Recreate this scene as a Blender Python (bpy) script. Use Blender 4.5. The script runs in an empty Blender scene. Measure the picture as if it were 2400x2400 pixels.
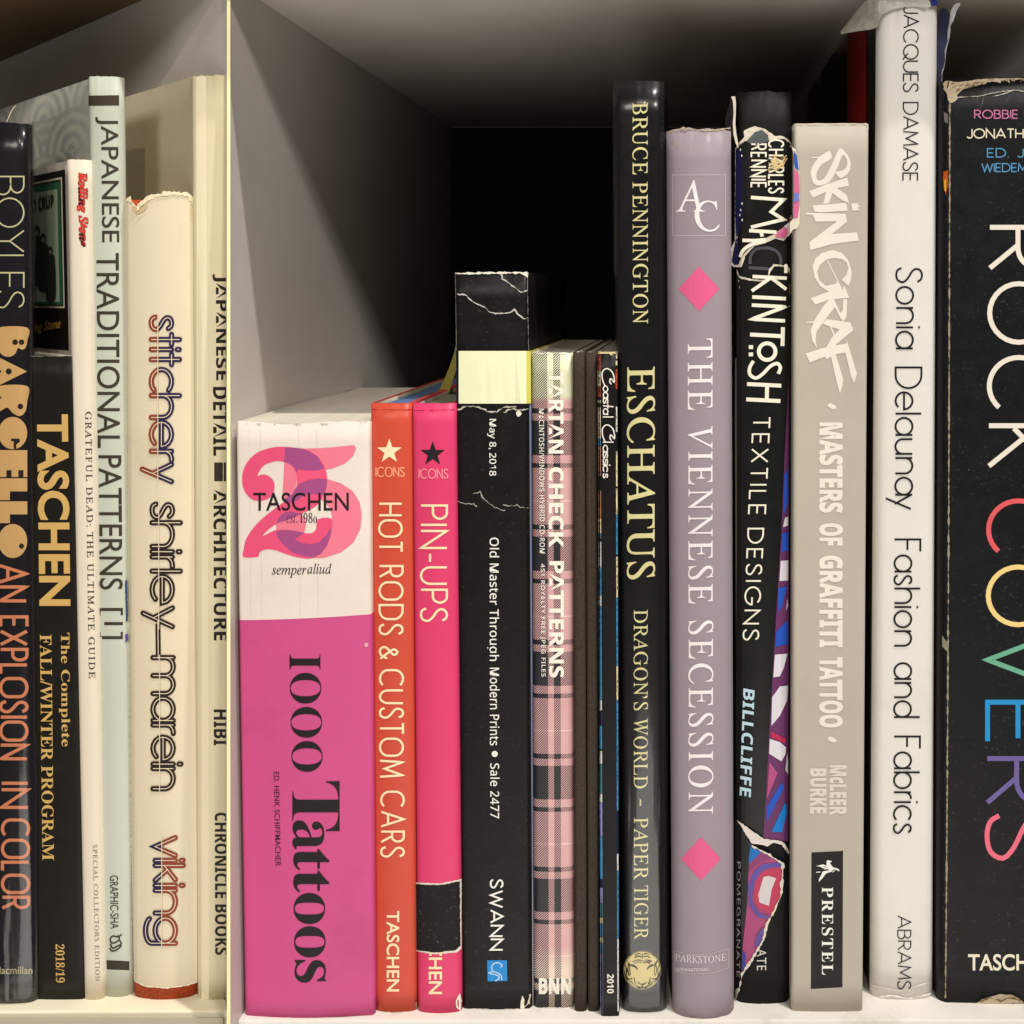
import bpy, bmesh, math, random
from mathutils import Vector, noise
from mathutils.geometry import tessellate_polygon
R = math.radians
random.seed(7)
sc = bpy.context.scene
COL = sc.collection

# ------------------------------------------------------------------ camera
F, D, TILT = 2760.0, 0.38, R(2.75)            # focal length and sensor are counted in 1/2400 of the frame
CX, HY = 1600.0, 690.0                        # where the optical axis and the horizon fall (lens shifted)
CY = HY + F*math.tan(TILT)
FW = Vector((0, math.cos(TILT), -math.sin(TILT))); UP = Vector((0, math.sin(TILT), math.cos(TILT)))
def rdir(px, py): return FW + Vector((1, 0, 0))*((px-CX)/F) - UP*((py-CY)/F)
_r = rdir(CX, 2365); ZC = -_r.z/_r.y*D
CAM = Vector((0, -D, ZC))
cam = bpy.data.cameras.new("camera"); camo = bpy.data.objects.new("camera", cam); COL.objects.link(camo)
camo.location = CAM; camo.rotation_euler = (R(90)-TILT, 0, 0)
cam.sensor_width = 36; cam.lens = F/2400*36
cam.shift_x = -(CX-1200)/2400; cam.shift_y = -(1200-CY)/2400
cam.clip_start = 0.01; cam.clip_end = 50
sc.camera = camo

# ------------------------------------------------------------------ light
w = bpy.data.worlds.new("World"); sc.world = w; w.use_nodes = True
w.node_tree.nodes['Background'].inputs[0].default_value = (1.0, 0.93, 0.84, 1)
w.node_tree.nodes['Background'].inputs[1].default_value = 0.10
def lamp(name, loc, target, size, power, col, kind='AREA', spot=None):
    l = bpy.data.lights.new(name, kind); o = bpy.data.objects.new(name, l); COL.objects.link(o)
    o.location = loc; o.rotation_euler = (Vector(target)-Vector(loc)).to_track_quat('-Z', 'Y').to_euler()
    l.energy = power; l.color = col
    if kind == 'AREA': l.shape = 'DISK'; l.size = size
    else: l.shadow_soft_size = size; l.spot_size = spot; l.spot_blend = 0.3
    return o
lamp("ceiling_lamp", (0.50, -0.40, 1.90), (0, 0, 0.15), 0.05, 24, (1.0, 0.955, 0.90))
lamp("room_light", (1.0, -1.75, 1.60), (0, 0, 0.15), 0.32, 21, (1.0, 0.96, 0.92))
lamp("spine_fill", (-0.55, -1.85, 1.25), (0, 0, 0.15), 0.5, 9.5, (1.0, 0.955, 0.91))  # added fill: lifts the spines without lighting the divider wall
lamp("added_left_spot", (0.10, -1.30, 1.30), (-0.19, 0.02, 0.17), 0.015, 19, (1.0, 0.87, 0.68), 'SPOT', R(17))  # added spot, cone held to the left compartment for its warm lit wedge
lamp("floor_bounce", (0.05, -1.25, -1.35), (0, 0, 0.3), 2.2, 25, (1.0, 0.95, 0.88))
sc.view_settings.view_transform = 'Standard'; sc.view_settings.look = 'None'
sc.view_settings.exposure = 0.06; sc.view_settings.gamma = 1
sc.cycles.max_bounces = 8

# ------------------------------------------------------------------ materials
def lin(c): return tuple(((v/255)/12.92 if v/255 <= .04045 else ((v/255+.055)/1.055)**2.4) for v in c)
MC = {}
class N:                                        # node arithmetic
    def __init__(s, nt, sk): s.nt, s.s = nt, sk
    def op(s, o, b=None, c=None):
        n = s.nt.nodes.new('ShaderNodeMath'); n.operation = o; s.nt.links.new(s.s, n.inputs[0])
        for i, v in ((1, b), (2, c)):
            if v is None: continue
            if isinstance(v, N): s.nt.links.new(v.s, n.inputs[i])
            else: n.inputs[i].default_value = v
        return N(s.nt, n.outputs[0])
    def __add__(s, o): return s.op('ADD', o)
    def __sub__(s, o): return s.op('SUBTRACT', o)
    def __mul__(s, o): return s.op('MULTIPLY', o)
    def __truediv__(s, o): return s.op('DIVIDE', o)
    def lt(s, o): return s.op('LESS_THAN', o)
    def gt(s, o): return s.op('GREATER_THAN', o)
    def mx(s, o): return s.op('MAXIMUM', o)
    def mod(s, o): return s.op('FLOORED_MODULO', o)
def mixc(nt, fac, a, b):
    n = nt.nodes.new('ShaderNodeMix'); n.data_type = 'RGBA'
    for i, v in ((0, fac), (6, a), (7, b)):
        if isinstance(v, N): nt.links.new(v.s, n.inputs[i])
        elif hasattr(v, 'is_linked'): nt.links.new(v, n.inputs[i])
        else: n.inputs[i].default_value = v if i == 0 else (*v, 1)
    return n.outputs[2]
def ntex(nt, scale, detail=4, vec=None, rough=.55):
    n = nt.nodes.new('ShaderNodeTexNoise'); n.inputs['Scale'].default_value = scale
    n.inputs['Detail'].default_value = detail; n.inputs['Roughness'].default_value = rough
    nt.links.new(vec or coord(nt), n.inputs['Vector']); return n
def coord(nt, which='Object'):
    for n in nt.nodes:
        if n.type == 'TEX_COORD': return n.outputs[which]
    return nt.nodes.new('ShaderNodeTexCoord').outputs[which]
def scalev(nt, v, s):
    m = nt.nodes.new('ShaderNodeMapping'); m.inputs['Scale'].default_value = s; nt.links.new(v, m.inputs[0]); return m.outputs[0]
def ramp(nt, fac, stops):
    n = nt.nodes.new('ShaderNodeValToRGB'); nt.links.new(fac, n.inputs[0])
    el = n.color_ramp.elements
    while len(el) < len(stops): el.new(.5)
    for e, (p, c) in zip(el, stops): e.position = p; e.color = (*c, 1)
    return n.outputs[0]
def mat(c, rough=.5, mottle=.10, dirt=.06, bump=.4, coat=0., scratch=0., spec=.22, name=None, kind=None, c2=None, alpha=None):
    key = (c, rough, mottle, dirt, bump, coat, scratch, spec, kind, c2)
    if key in MC: return MC[key]
    m = bpy.data.materials.new(name or "surface"); m.use_nodes = True; nt = m.node_tree
    b = nt.nodes['Principled BSDF']
    L = lin(c); base = None
    mottle = max(mottle, .08); n1 = ntex(nt, 45, 8, rough=.68)
    lo = tuple(v*(1-mottle) for v in L); hi = tuple(min(1, v*(1+mottle*.7)) for v in L)
    base = mixc(nt, N(nt, n1.outputs[0]), lo, hi)
    if dirt:
        n2 = ntex(nt, 25, 8, rough=.7)
        f = (N(nt, n2.outputs[0])-.55)*5
        f = f.op('MAXIMUM', 0).op('MINIMUM', 1)*dirt
        base = mixc(nt, f, base, tuple(v*.62 for v in L[:2])+(L[2]*.5,))
    if scratch:
        n3 = ntex(nt, 900, 3); n4 = ntex(nt, 40, 4)
        f = ((N(nt, n3.outputs[0])-.62)*12).op('MAXIMUM', 0).op('MINIMUM', 1)*((N(nt, n4.outputs[0])-.35)*2.5).op('MAXIMUM', 0).op('MINIMUM', 1)*scratch
        base = mixc(nt, f, base, (.30, .28, .25))
    if kind == 'cloth':
        v = coord(nt); wv = nt.nodes.new('ShaderNodeTexVoronoi'); wv.inputs['Scale'].default_value = 1300
        nt.links.new(v, wv.inputs['Vector'])
        base = mixc(nt, N(nt, wv.outputs[0])*.9, base, tuple(v*.45 for v in L))
    if kind == 'pages':
        wn = ntex(nt, 1, 3, scalev(nt, coord(nt), (2600, 14, 14)))
        base = mixc(nt, N(nt, wn.outputs[0]), tuple(v*.62 for v in L), tuple(min(1, v*1.15) for v in L))
    if kind == 'wave':     # interlocking ring pattern on a cover
        uv = nt.nodes.new('ShaderNodeUVMap'); sp = nt.nodes.new('ShaderNodeSeparateXYZ'); nt.links.new(uv.outputs[0], sp.inputs[0])
        X, Z = N(nt, sp.outputs[0]), N(nt, sp.outputs[1])
        def cd(ox, oz):
            x = (X/.055+ox).mod(1)-.5; z = (Z/.026+oz).mod(1)
            return (x*x*1.1+z*z*.8).op('SQRT')
        d1, d2 = cd(0, 0), cd(.5, .5); f1 = d1.lt(.5)
        r = ((d1*f1+d2*(f1*-1+1))*44).op('SINE')*.5+.5
        nz = ntex(nt, 22, 3)
        base = mixc(nt, r*((N(nt, nz.outputs[0])-.3)*1.6).op('MAXIMUM', 0).op('MINIMUM', 1), base, lin(c2))
    nt.links.new(base, b.inputs['Base Color'])
    rr = ntex(nt, 180, 4)
    mr = (N(nt, rr.outputs[0])-.5)*.3+rough
    nt.links.new(mr.s, b.inputs['Roughness'])
    b.inputs['Specular IOR Level'].default_value = spec
    b.inputs['Coat Weight'].default_value = coat; b.inputs['Coat Roughness'].default_value = .16
    if bump:
        bn = ntex(nt, 700 if kind != 'film' else 60, 5)
        bp = nt.nodes.new('ShaderNodeBump'); bp.inputs['Strength'].default_value = bump; bp.inputs['Distance'].default_value = .00012
        nt.links.new(bn.outputs[0], bp.inputs['Height']); nt.links.new(bp.outputs[0], b.inputs['Normal'])
        if coat:
            b2 = nt.nodes.new('ShaderNodeBump'); b2.inputs['Strength'].default_value = .6; b2.inputs['Distance'].default_value = .0006
            cn = ntex(nt, 1, 2, scalev(nt, coord(nt), (110, 60, 22)))
            nt.links.new(cn.outputs[0], b2.inputs['Height']); nt.links.new(b2.outputs[0], b.inputs['Coat Normal'])
    MC[key] = m; return m
def film_mat():
    if 'film' in MC: return MC['film']
    m = bpy.data.materials.new("clear_plastic"); m.use_nodes = True; nt = m.node_tree; nt.nodes.clear()
    o = nt.nodes.new('ShaderNodeOutputMaterial'); mx = nt.nodes.new('ShaderNodeMixShader')
    t = nt.nodes.new('ShaderNodeBsdfTransparent'); g = nt.nodes.new('ShaderNodeBsdfGlossy')
    g.inputs['Roughness'].default_value = .11; g.inputs['Color'].default_value = (.62, .62, .62, 1)
    tc = coord(nt); n = ntex(nt, 1, 2, scalev(nt, tc, (150, 80, 14)), .45)
    bp = nt.nodes.new('ShaderNodeBump'); bp.inputs['Strength'].default_value = 1; bp.inputs['Distance'].default_value = .0008
    nt.links.new(n.outputs[0], bp.inputs['Height']); nt.links.new(bp.outputs[0], g.inputs['Normal'])
    f = nt.nodes.new('ShaderNodeFresnel'); f.inputs[0].default_value = 1.45
    ff = (N(nt, f.outputs[0])*.9+.04).op('MINIMUM', .32)
    nt.links.new(ff.s, mx.inputs[0]); nt.links.new(t.outputs[0], mx.inputs[1]); nt.links.new(g.outputs[0], mx.inputs[2])
    nt.links.new(mx.outputs[0], o.inputs[0]); MC['film'] = m; return m
def milky_mat():
    if 'milky' in MC: return MC['milky']
    m = bpy.data.materials.new("torn_plastic"); m.use_nodes = True; nt = m.node_tree
    b = nt.nodes['Principled BSDF']; n = ntex(nt, 120, 5)
    nt.links.new(mixc(nt, N(nt, n.outputs[0]), (.42, .40, .33), (.85, .83, .76)), b.inputs['Base Color'])
    b.inputs['Alpha'].default_value = .72; b.inputs['Roughness'].default_value = .25
    bp = nt.nodes.new('ShaderNodeBump'); bp.inputs['Distance'].default_value = .0008; nt.links.new(n.outputs[0], bp.inputs['Height'])
    nt.links.new(bp.outputs[0], b.inputs['Normal']); MC['milky'] = m; return m
def two_tone():
    m = mat((206, 82, 138), .5, .08, dirt=.35, kind='twotone'); nt = m.node_tree; b = nt.nodes['Principled BSDF']
    uv = nt.nodes.new('ShaderNodeUVMap'); sp = nt.nodes.new('ShaderNodeSeparateXYZ'); nt.links.new(uv.outputs[0], sp.inputs[0])
    U, V = N(nt, sp.outputs[0]), N(nt, sp.outputs[1]); old = b.inputs['Base Color'].links[0].from_socket
    nz = ntex(nt, 45, 6); wh = mixc(nt, N(nt, nz.outputs[0]), lin((222, 206, 198)), lin((242, 232, 220)))
    nt.links.new(mixc(nt, (V+U*.045).lt(64.3), old, wh), b.inputs['Base Color']); return m
def tartan_mat():
    m = bpy.data.materials.new("tartan_print"); m.use_nodes = True; nt = m.node_tree; b = nt.nodes['Principled BSDF']
    uv = nt.nodes.new('ShaderNodeUVMap'); sp = nt.nodes.new('ShaderNodeSeparateXYZ'); nt.links.new(uv.outputs[0], sp.inputs[0])
    U, V = N(nt, sp.outputs[0]), N(nt, sp.outputs[1])     # millimetres from the left edge, from the top edge
    k = 7.26; P = 276/k
    vv = (V-(1814-826-276*4)/k).mod(P)
    row = vv.lt(82/k).mx(vv.gt(101/k)*vv.lt(112/k)).mx(vv.gt(247/k)*vv.lt(259/k))
    col = U.lt(38/k).mx(U.gt(52/k)*U.lt(68/k))
    ht = ((U+V)/.80).mod(1).lt(.52)
    both = row*col; one = row.mx(col)-both
    dark = both+one*ht
    nz = ntex(nt, 90, 4)
    fine = ((V-(2003-826-276*4)/k).mod(P)).lt(.5)*.55
    pink = mixc(nt, N(nt, nz.outputs[0]), lin((208, 156, 158)), lin((224, 180, 176)))
    pink = mixc(nt, fine, pink, lin((246, 214, 206)))
    pink = mixc(nt, ((V*-1+16.0)/2.2).op('MAXIMUM', 0).op('MINIMUM', 1), pink, lin((222, 224, 190)))
    pink = mixc(nt, (V/8.-24.6).op('MAXIMUM', 0).op('MINIMUM', 1), pink, lin((236, 214, 196)))
    nt.links.new(mixc(nt, dark, pink, lin((34, 32, 38))), b.inputs['Base Color']); b.inputs['Roughness'].default_value = .42
    return m

# ------------------------------------------------------------------ mesh helpers
def ob(name, verts, faces, m, parent=None, smooth=False, uvs=None, mats=None, fm=None):
    me = bpy.data.meshes.new(name); me.from_pydata([tuple(v) for v in verts], [], faces)
    if uvs:
        l = me.uv_layers.new(name='UVMap')
        for p in me.polygons:
            for li in p.loop_indices: l.data[li].uv = uvs[me.loops[li].vertex_index]
    for mm in (mats or [m]): me.materials.append(mm)
    if fm:
        for p, i in zip(me.polygons, fm): p.material_index = i
    if smooth:
        for p in me.polygons: p.use_smooth = True
    me.update()
    o = bpy.data.objects.new(name, me); COL.objects.link(o)
    if parent: o.parent = parent
    return o
def thing(name, label, cat, loc=(0, 0, 0), group=None):
    o = bpy.data.objects.new(name, None); COL.objects.link(o); o.empty_display_size = .02
    o['label'] = label; o['category'] = cat
    if group: o['group'] = group
    return o
def box(x0, x1, y0, y1, z0, z1, bev=0):
    v = [(x, y, z) for x in (x0, x1) for y in (y0, y1) for z in (z0, z1)]
    return v, [(0, 1, 3, 2), (4, 6, 7, 5), (0, 4, 5, 1), (2, 3, 7, 6), (0, 2, 6, 4), (1, 5, 7, 3)]
def prism(poly, z0, z1):
    n = len(poly); v = [(x, y, z0) for x, y in poly]+[(x, y, z1) for x, y in poly]
    f = [tuple(range(n-1, -1, -1)), tuple(range(n, 2*n))]+[(i, (i+1) % n, n+(i+1) % n, n+i) for i in range(n)]
    return v, f
def bevel(o, wd, seg=2):
    md = o.modifiers.new('bevel', 'BEVEL'); md.width = wd; md.segments = seg; md.limit_method = 'ANGLE'

def plane_y(px, py, Y): d = rdir(px, py); return CAM + d*((Y-CAM.y)/d.y)
def plane_z0(px, py): d = rdir(px, py); return CAM + d*(-CAM.z/d.z)

WHT = (238, 232, 214)
class Book:
    def __init__(s, name, label, tl, tr, bl, br, yb, yt=None, depth=.15, r=.0012, bulge=.0006, dd=(0., 1.), th=.0018,
                 hard=True, m=None, side=None, pages=(214, 205, 188), jit=.0002, inset=None, sleeve=False, cat='book', group=None, ridge=0.):
        s.dd = Vector((dd[0], dd[1], 0)); s.r = r; s.bulge = bulge; s.depth = depth
        s.Y0 = plane_z0((bl+br)/2, yb).y
        yt = yt if yt is not None else 0
        s.yt, s.yb, s.e = yt, yb, (tl, tr, bl, br)
        s.pxx = lambda side, py: (tl if side == 0 else tr)*(1-(py-yt)/(yb-yt))+(bl if side == 0 else br)*((py-yt)/(yb-yt))
        yl, yr = (s.Y0+bulge+.6*r, s.Y0+bulge) if bl < 1500 else (s.Y0+bulge*.6, s.Y0+bulge*.6+.5*r)
        s.Zt = (plane_y(tl, yt, s.Y0).z+plane_y(tr, yt, s.Y0).z)/2
        a, b = plane_y(tl, yt, yl), plane_y(tr, yt, yr)
        c, d = plane_y(bl, yb, yl), plane_y(br, yb, yr)
        s.X = (c.x, d.x, a.x, b.x)
        s.name = name; s.root = thing(name, label, cat, group=group); s.n = 0
        s.build(m, side, th, hard, pages, jit, inset, sleeve)
    def xl(s, z): t = z/s.Zt; return s.X[0]*(1-t)+s.X[2]*t
    def xr(s, z): t = z/s.Zt; return s.X[1]*(1-t)+s.X[3]*t
    def ys(s, x, z):
        a, b = s.xl(z), s.xr(z); wd = b-a; x = min(max(x, a), b); u = (x-a)/wd
        e = min(x-a, b-x); y = s.Y0+s.bulge*(2*u-1)**2
        if e < s.r: y += s.r-math.sqrt(max(0, s.r*s.r-(s.r-e)**2))
        return y
    def hit(s, px, py, lift):
        Y = s.Y0
        for _ in range(4):
            p = plane_y(px, py, Y); Y = s.ys(p.x, p.z)-lift
        return plane_y(px, py, Y)
    def hit_side(s, px, py, lift):
        # left cover: x = xl(z) + dd.x/dd.y*(y - ya)
        ya = s.Y0+s.bulge+s.r; k = s.dd.x/s.dd.y; z = .2; d = rdir(px, py)
        for _ in range(4):
            x0 = s.xl(z)-lift
            t = (x0+k*(CAM.y-ya)-CAM.x)/(d.x-k*d.y); p = CAM+d*t; z = p.z
        return p
    def build(s, m, side, th, hard, pages, jit, inset, sleeve):
        nT = 30; rnd = random.Random(s.name+str(s.e)); sd = rnd.random()*50
        rows = []; uvs = []
        def profile(z, off, dep, r0=None):
            a, b = s.xl(z), s.xr(z); wd = b-a; r = s.r
            xs = [a+r*(1-math.cos(R(q))) for q in (0, 18, 36, 54, 72, 90)]
            xs += [a+r+(wd-2*r)*i/14 for i in range(1, 14)] + [b-(x-a) for x in reversed(xs)]
            pts = [Vector((x, s.ys(x, z), 0)) for x in xs]
            L = [pts[0]+s.dd*(dep*q) for q in (1, .66, .33)]; Rr = [pts[-1]+s.dd*(dep*q) for q in (.33, .66, 1)]
            return L+pts+Rr
        P = profile(0, 0, s.depth); n = len(P)
        def offs(P, t):
            out = []
            for i, p in enumerate(P):
                a = P[max(0, i-1)]; b = P[min(n-1, i+1)]; tg = (b-a).normalized()
                nn = Vector((-tg.y, tg.x, 0))      # inwards
                q = p+nn*t
                out.append(q)
            return out
        verts = []; faces = []; uv = []
        for sgn, t in ((0, 0.), (1, th)):
            for j in range(nT+1):
                f = j/nT; z = s.Zt*f
                pr = profile(z, 0, s.depth)
                if t: pr = offs(pr, t)
                acc = 0
                for i, p in enumerate(pr):
                    zz = z
                    if j == nT: zz += jit*noise.noise(Vector((i*.45, sd, 0)))*1.6
                    if j == 0: zz += max(0, jit*.7*noise.noise(Vector((i*.5, sd+9, 0))))
                    if i: acc += (p-pr[i-1]).length
                    verts.append((p.x, p.y, zz))
                    spn = (p.x-s.xl(z))*1000 if 3 <= i < n-3 else (-1 if i < 3 else 99)
                    uv.append((spn, (s.Zt-z)*1000) if side != 'wave' else (acc, z))
        fm = []
        def idx(k, j, i): return k*(nT+1)*n+j*n+i
        for j in range(nT):
            for i in range(n-1):
                faces.append((idx(0, j, i), idx(0, j, i+1), idx(0, j+1, i+1), idx(0, j+1, i))); fm.append(1 if (i < 3) else 0)
                faces.append((idx(1, j, i+1), idx(1, j, i), idx(1, j+1, i), idx(1, j+1, i+1))); fm.append(2)
        for i in range(n-1):
            faces.append((idx(0, nT, i), idx(0, nT, i+1), idx(1, nT, i+1), idx(1, nT, i))); fm.append(2 if not hard else 0)
            faces.append((idx(0, 0, i+1), idx(0, 0, i), idx(1, 0, i), idx(1, 0, i+1))); fm.append(2)
        for j in range(nT):
            faces.append((idx(0, j+1, 0), idx(1, j+1, 0), idx(1, j, 0), idx(0, j, 0))); fm.append(2)
            faces.append((idx(1, j+1, n-1), idx(0, j+1, n-1), idx(0, j, n-1), idx(1, j, n-1))); fm.append(2)
        sm = side if side not in (None, 'wave') else m
        if side == 'wave': sm = mat((226, 226, 212), .35, kind='wave', c2=(104, 124, 142))
        s.cover = ob('cover', verts, faces, None, s.root, True, uv, [m, sm, mat((205, 198, 182), .8)], fm)
        # page block
        ins = inset if inset is not None else (.003 if hard else .0004)
        ya = s.Y0+s.bulge+s.r+th+.0003; dep = s.depth-(.004 if hard else .001)
        k = s.dd.x/s.dd.y
        vs = []; y0s = s.Y0+s.bulge+s.r; tx = th/s.dd.y+.0003
        for z in ((.0025 if hard else .0003), s.Zt-ins):
            a, b = s.xl(z), s.xr(z); m1 = a+(b-a)*.2; m2 = b-(b-a)*.2; yf = y0s+.0004
            vs += [(a+tx+k*(yf-y0s), yf, z), (m1, max(s.ys(m1, z)+th+.0002, s.Y0+s.bulge*.3+th), z), ((m1+m2)/2, s.Y0+th+.0002, z), (m2, max(s.ys(m2, z)+th+.0002, s.Y0+s.bulge*.3+th), z), (b-tx+k*(yf-y0s), yf, z)]
            yq = y0s+dep*s.dd.y; vs += [(b-tx+k*(yq-y0s), yq, z), (a+tx+k*(yq-y0s), yq, z)]
        vv = vs; nn = 7
        fs = [tuple(range(nn-1, -1, -1)), tuple(range(nn, 2*nn))]+[(i, (i+1) % nn, nn+(i+1) % nn, nn+i) for i in range(nn)]
        ob('page_block', vv, fs, mat(pages, .85, kind='pages'), s.root)
        if sleeve:
            vv = []; ff = []; P2 = None
            for j in range(nT+1):
                z = s.Zt*j/nT; pr = offs(profile(min(z, s.Zt), 0, .05), -.0007)
                for i, p in enumerate(pr):
                    wob = .0005*noise.noise(Vector((i*.7, z*18, sd)))
                    zz = z*.995+.0006+(.0012*noise.noise(Vector((i*.6, sd, 3)))+.0016 if j == nT else 0)
                    vv.append((p.x+wob*.3, p.y-abs(wob), zz))
            for j in range(nT):
                for i in range(n-1): ff.append((j*n+i, j*n+i+1, (j+1)*n+i+1, (j+1)*n+i))
            so = ob('plastic_sleeve', vv, ff, film_mat(), s.root, True)
    # ---- flat print on the spine, given as 2-D outlines
    def emit(s, name, v2, faces, m, lift=.00016, side=False, parent=None):
        h = s.hit_side if side else s.hit
        if lift < .0004: lift = .00004+lift*.45
        s.n += 1
        cq = .0002 if 'torn' in name or 'frayed' in name else 0
        return ob(name, [h(p[0], p[1], lift+(p[2] if len(p) > 2 else 0)+cq*max(0, noise.noise(Vector((p[0]*.21, p[1]*.21, 2)))+.1)) for p in v2], faces, m, parent or s.root)

def split2(v2, faces, step=11., clip=None):
    bm = bmesh.new(); vs = [bm.verts.new((p[0], p[1], p[2] if len(p) > 2 else 0)) for p in v2]
    for f in faces:
        try: bm.faces.new([vs[i] for i in f])
        except ValueError: pass
    if clip:
        for co, no in clip:
            g = bm.verts[:]+bm.edges[:]+bm.faces[:]
            bmesh.ops.bisect_plane(bm, geom=g, plane_co=(*co, 0), plane_no=(*no, 0), clear_outer=True, dist=1e-4)
    if bm.verts and step:
        x0 = min(v.co.x for v in bm.verts); x1 = max(v.co.x for v in bm.verts)
        k = math.floor(x0/step)+1
        while k*step < x1:
            g = bm.verts[:]+bm.edges[:]+bm.faces[:]
            bmesh.ops.bisect_plane(bm, geom=g, plane_co=(k*step, 0, 0), plane_no=(1, 0, 0), dist=1e-4); k += 1
    bm.verts.index_update()
    out = [tuple(v.co) for v in bm.verts]; fs = [tuple(v.index for v in f.verts) for f in bm.faces]
    bm.free(); return out, fs
def cr(x0, y0, sc_, pts): return [(x0+a/sc_, y0+b/sc_) for a, b in pts]
def smooth(pts, closed=True, n=5):
    out = []; N_ = len(pts)
    for i in range(N_ if closed else N_-1):
        p0, p1, p2, p3 = (pts[(i+k) % N_] if closed else pts[min(max(i+k, 0), N_-1)] for k in (-1, 0, 1, 2))
        for j in range(n):
            t = j/n
            out.append(tuple(.5*((2*p1[c])+(-p0[c]+p2[c])*t+(2*p0[c]-5*p1[c]+4*p2[c]-p3[c])*t*t+(-p0[c]+3*p1[c]-3*p2[c]+p3[c])*t**3) for c in (0, 1)))
    if not closed: out.append(pts[-1])
    return out
def patch(b, name, pts, m, lift=.00012, sm=False, side=False, rough=0, step=11., parent=None):
    if sm: pts = smooth(pts)
    if rough: pts = jag(pts, rough)
    t = tessellate_polygon([[Vector((x, y, 0)) for x, y in pts]])
    v, f = split2(pts, t, step)
    return b.emit(name, v, f, m, lift, side, parent)
def jag(pts, amp, step=4.):
    out = []; n = len(pts)
    for i in range(n):
        a, c = Vector(pts[i]), Vector(pts[(i+1) % n]); L = (c-a).length; k = max(1, int(L/step))
        for j in range(k):
            p = a.lerp(c, j/k); q = random.uniform(-amp, amp); d = (c-a).normalized() if L else Vector((0, 0))
            out.append((p.x-d.y*q, p.y+d.x*q))
    return out
def resample(path, mx=9.):
    out = [path[0]]
    for a, b in zip(path, path[1:]):
        L = math.dist(a, b); k = max(1, int(math.ceil(L/mx)))
        for j in range(1, k+1): out.append((a[0]+(b[0]-a[0])*j/k, a[1]+(b[1]-a[1])*j/k))
    return out
def ribbon(path, wd, closed=False, cap=False, vary=0., z=0.):
    P = [Vector(p) for p in resample(path)]
    P = [P[0]]+[q for p, q in zip(P, P[1:]) if (q-p).length > 1e-5]
    if len(P) < 2: return [], []
    if closed and (P[0]-P[-1]).length < 1e-6: P = P[:-1]
    n = len(P); V = []; Fc = []
    for i in range(n):
        a = P[i-1] if (i or closed) else None; c = P[(i+1) % n] if (i < n-1 or closed) else None
        d1 = (P[i]-a).normalized() if a is not None and (P[i]-a).length > 0 else None
        d2 = (c-P[i]).normalized() if c is not None and (c-P[i]).length > 0 else None
        if d1 is None: d1 = d2
        if d2 is None: d2 = d1
        n1 = Vector((-d1.y, d1.x)); n2 = Vector((-d2.y, d2.x)); m = n1+n2
        m = n1 if m.length < .25 else m.normalized()
        k = 1/max(.38, m.dot(n1))
        h = wd/2*(1 if not vary else max(.12, 1+vary*(1.9*noise.noise(Vector((P[i].x*.11, P[i].y*.11, 7.3)))+random.uniform(-.3, .3))))
        V += [(P[i].x+m.x*h*k, P[i].y+m.y*h*k, z), (P[i].x-m.x*h*k, P[i].y-m.y*h*k, z)]
    for i in range(n if closed else n-1):
        a = 2*i; b = 2*((i+1) % n); Fc.append((a, a+1, b+1, b))
    if cap and not closed:
        for e, o in ((0, 1), (n-1, n-2)):
            d = (P[e]-P[o]).normalized(); c0 = len(V); ang = math.atan2(d.y, d.x)
            for q in range(7): t = ang-math.pi/2+math.pi*q/6; V.append((P[e].x+math.cos(t)*wd/2, P[e].y+math.sin(t)*wd/2, z+3e-6))
            Fc.append(tuple(range(c0, c0+7)))
    return V, Fc
def strokes(b, name, paths, wd, m, lift=.00016, cap=False, vary=0., side=False, step=None, clip=None, parent=None, closed=None):
    V = []; Fc = []
    for i, p in enumerate(paths):
        cl = len(p) > 3 and math.dist(p[0], p[-1]) < 1e-4
        v, f = ribbon(p, wd, cl, cap, vary, i*9e-6 % 1.2e-4); o = len(V); V += v; Fc += [tuple(k+o for k in q) for q in f]
    if clip: V, Fc = split2(V, Fc, None, clip)
    if not V: return
    return b.emit(name, V, Fc, m, lift, side, parent)
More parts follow.
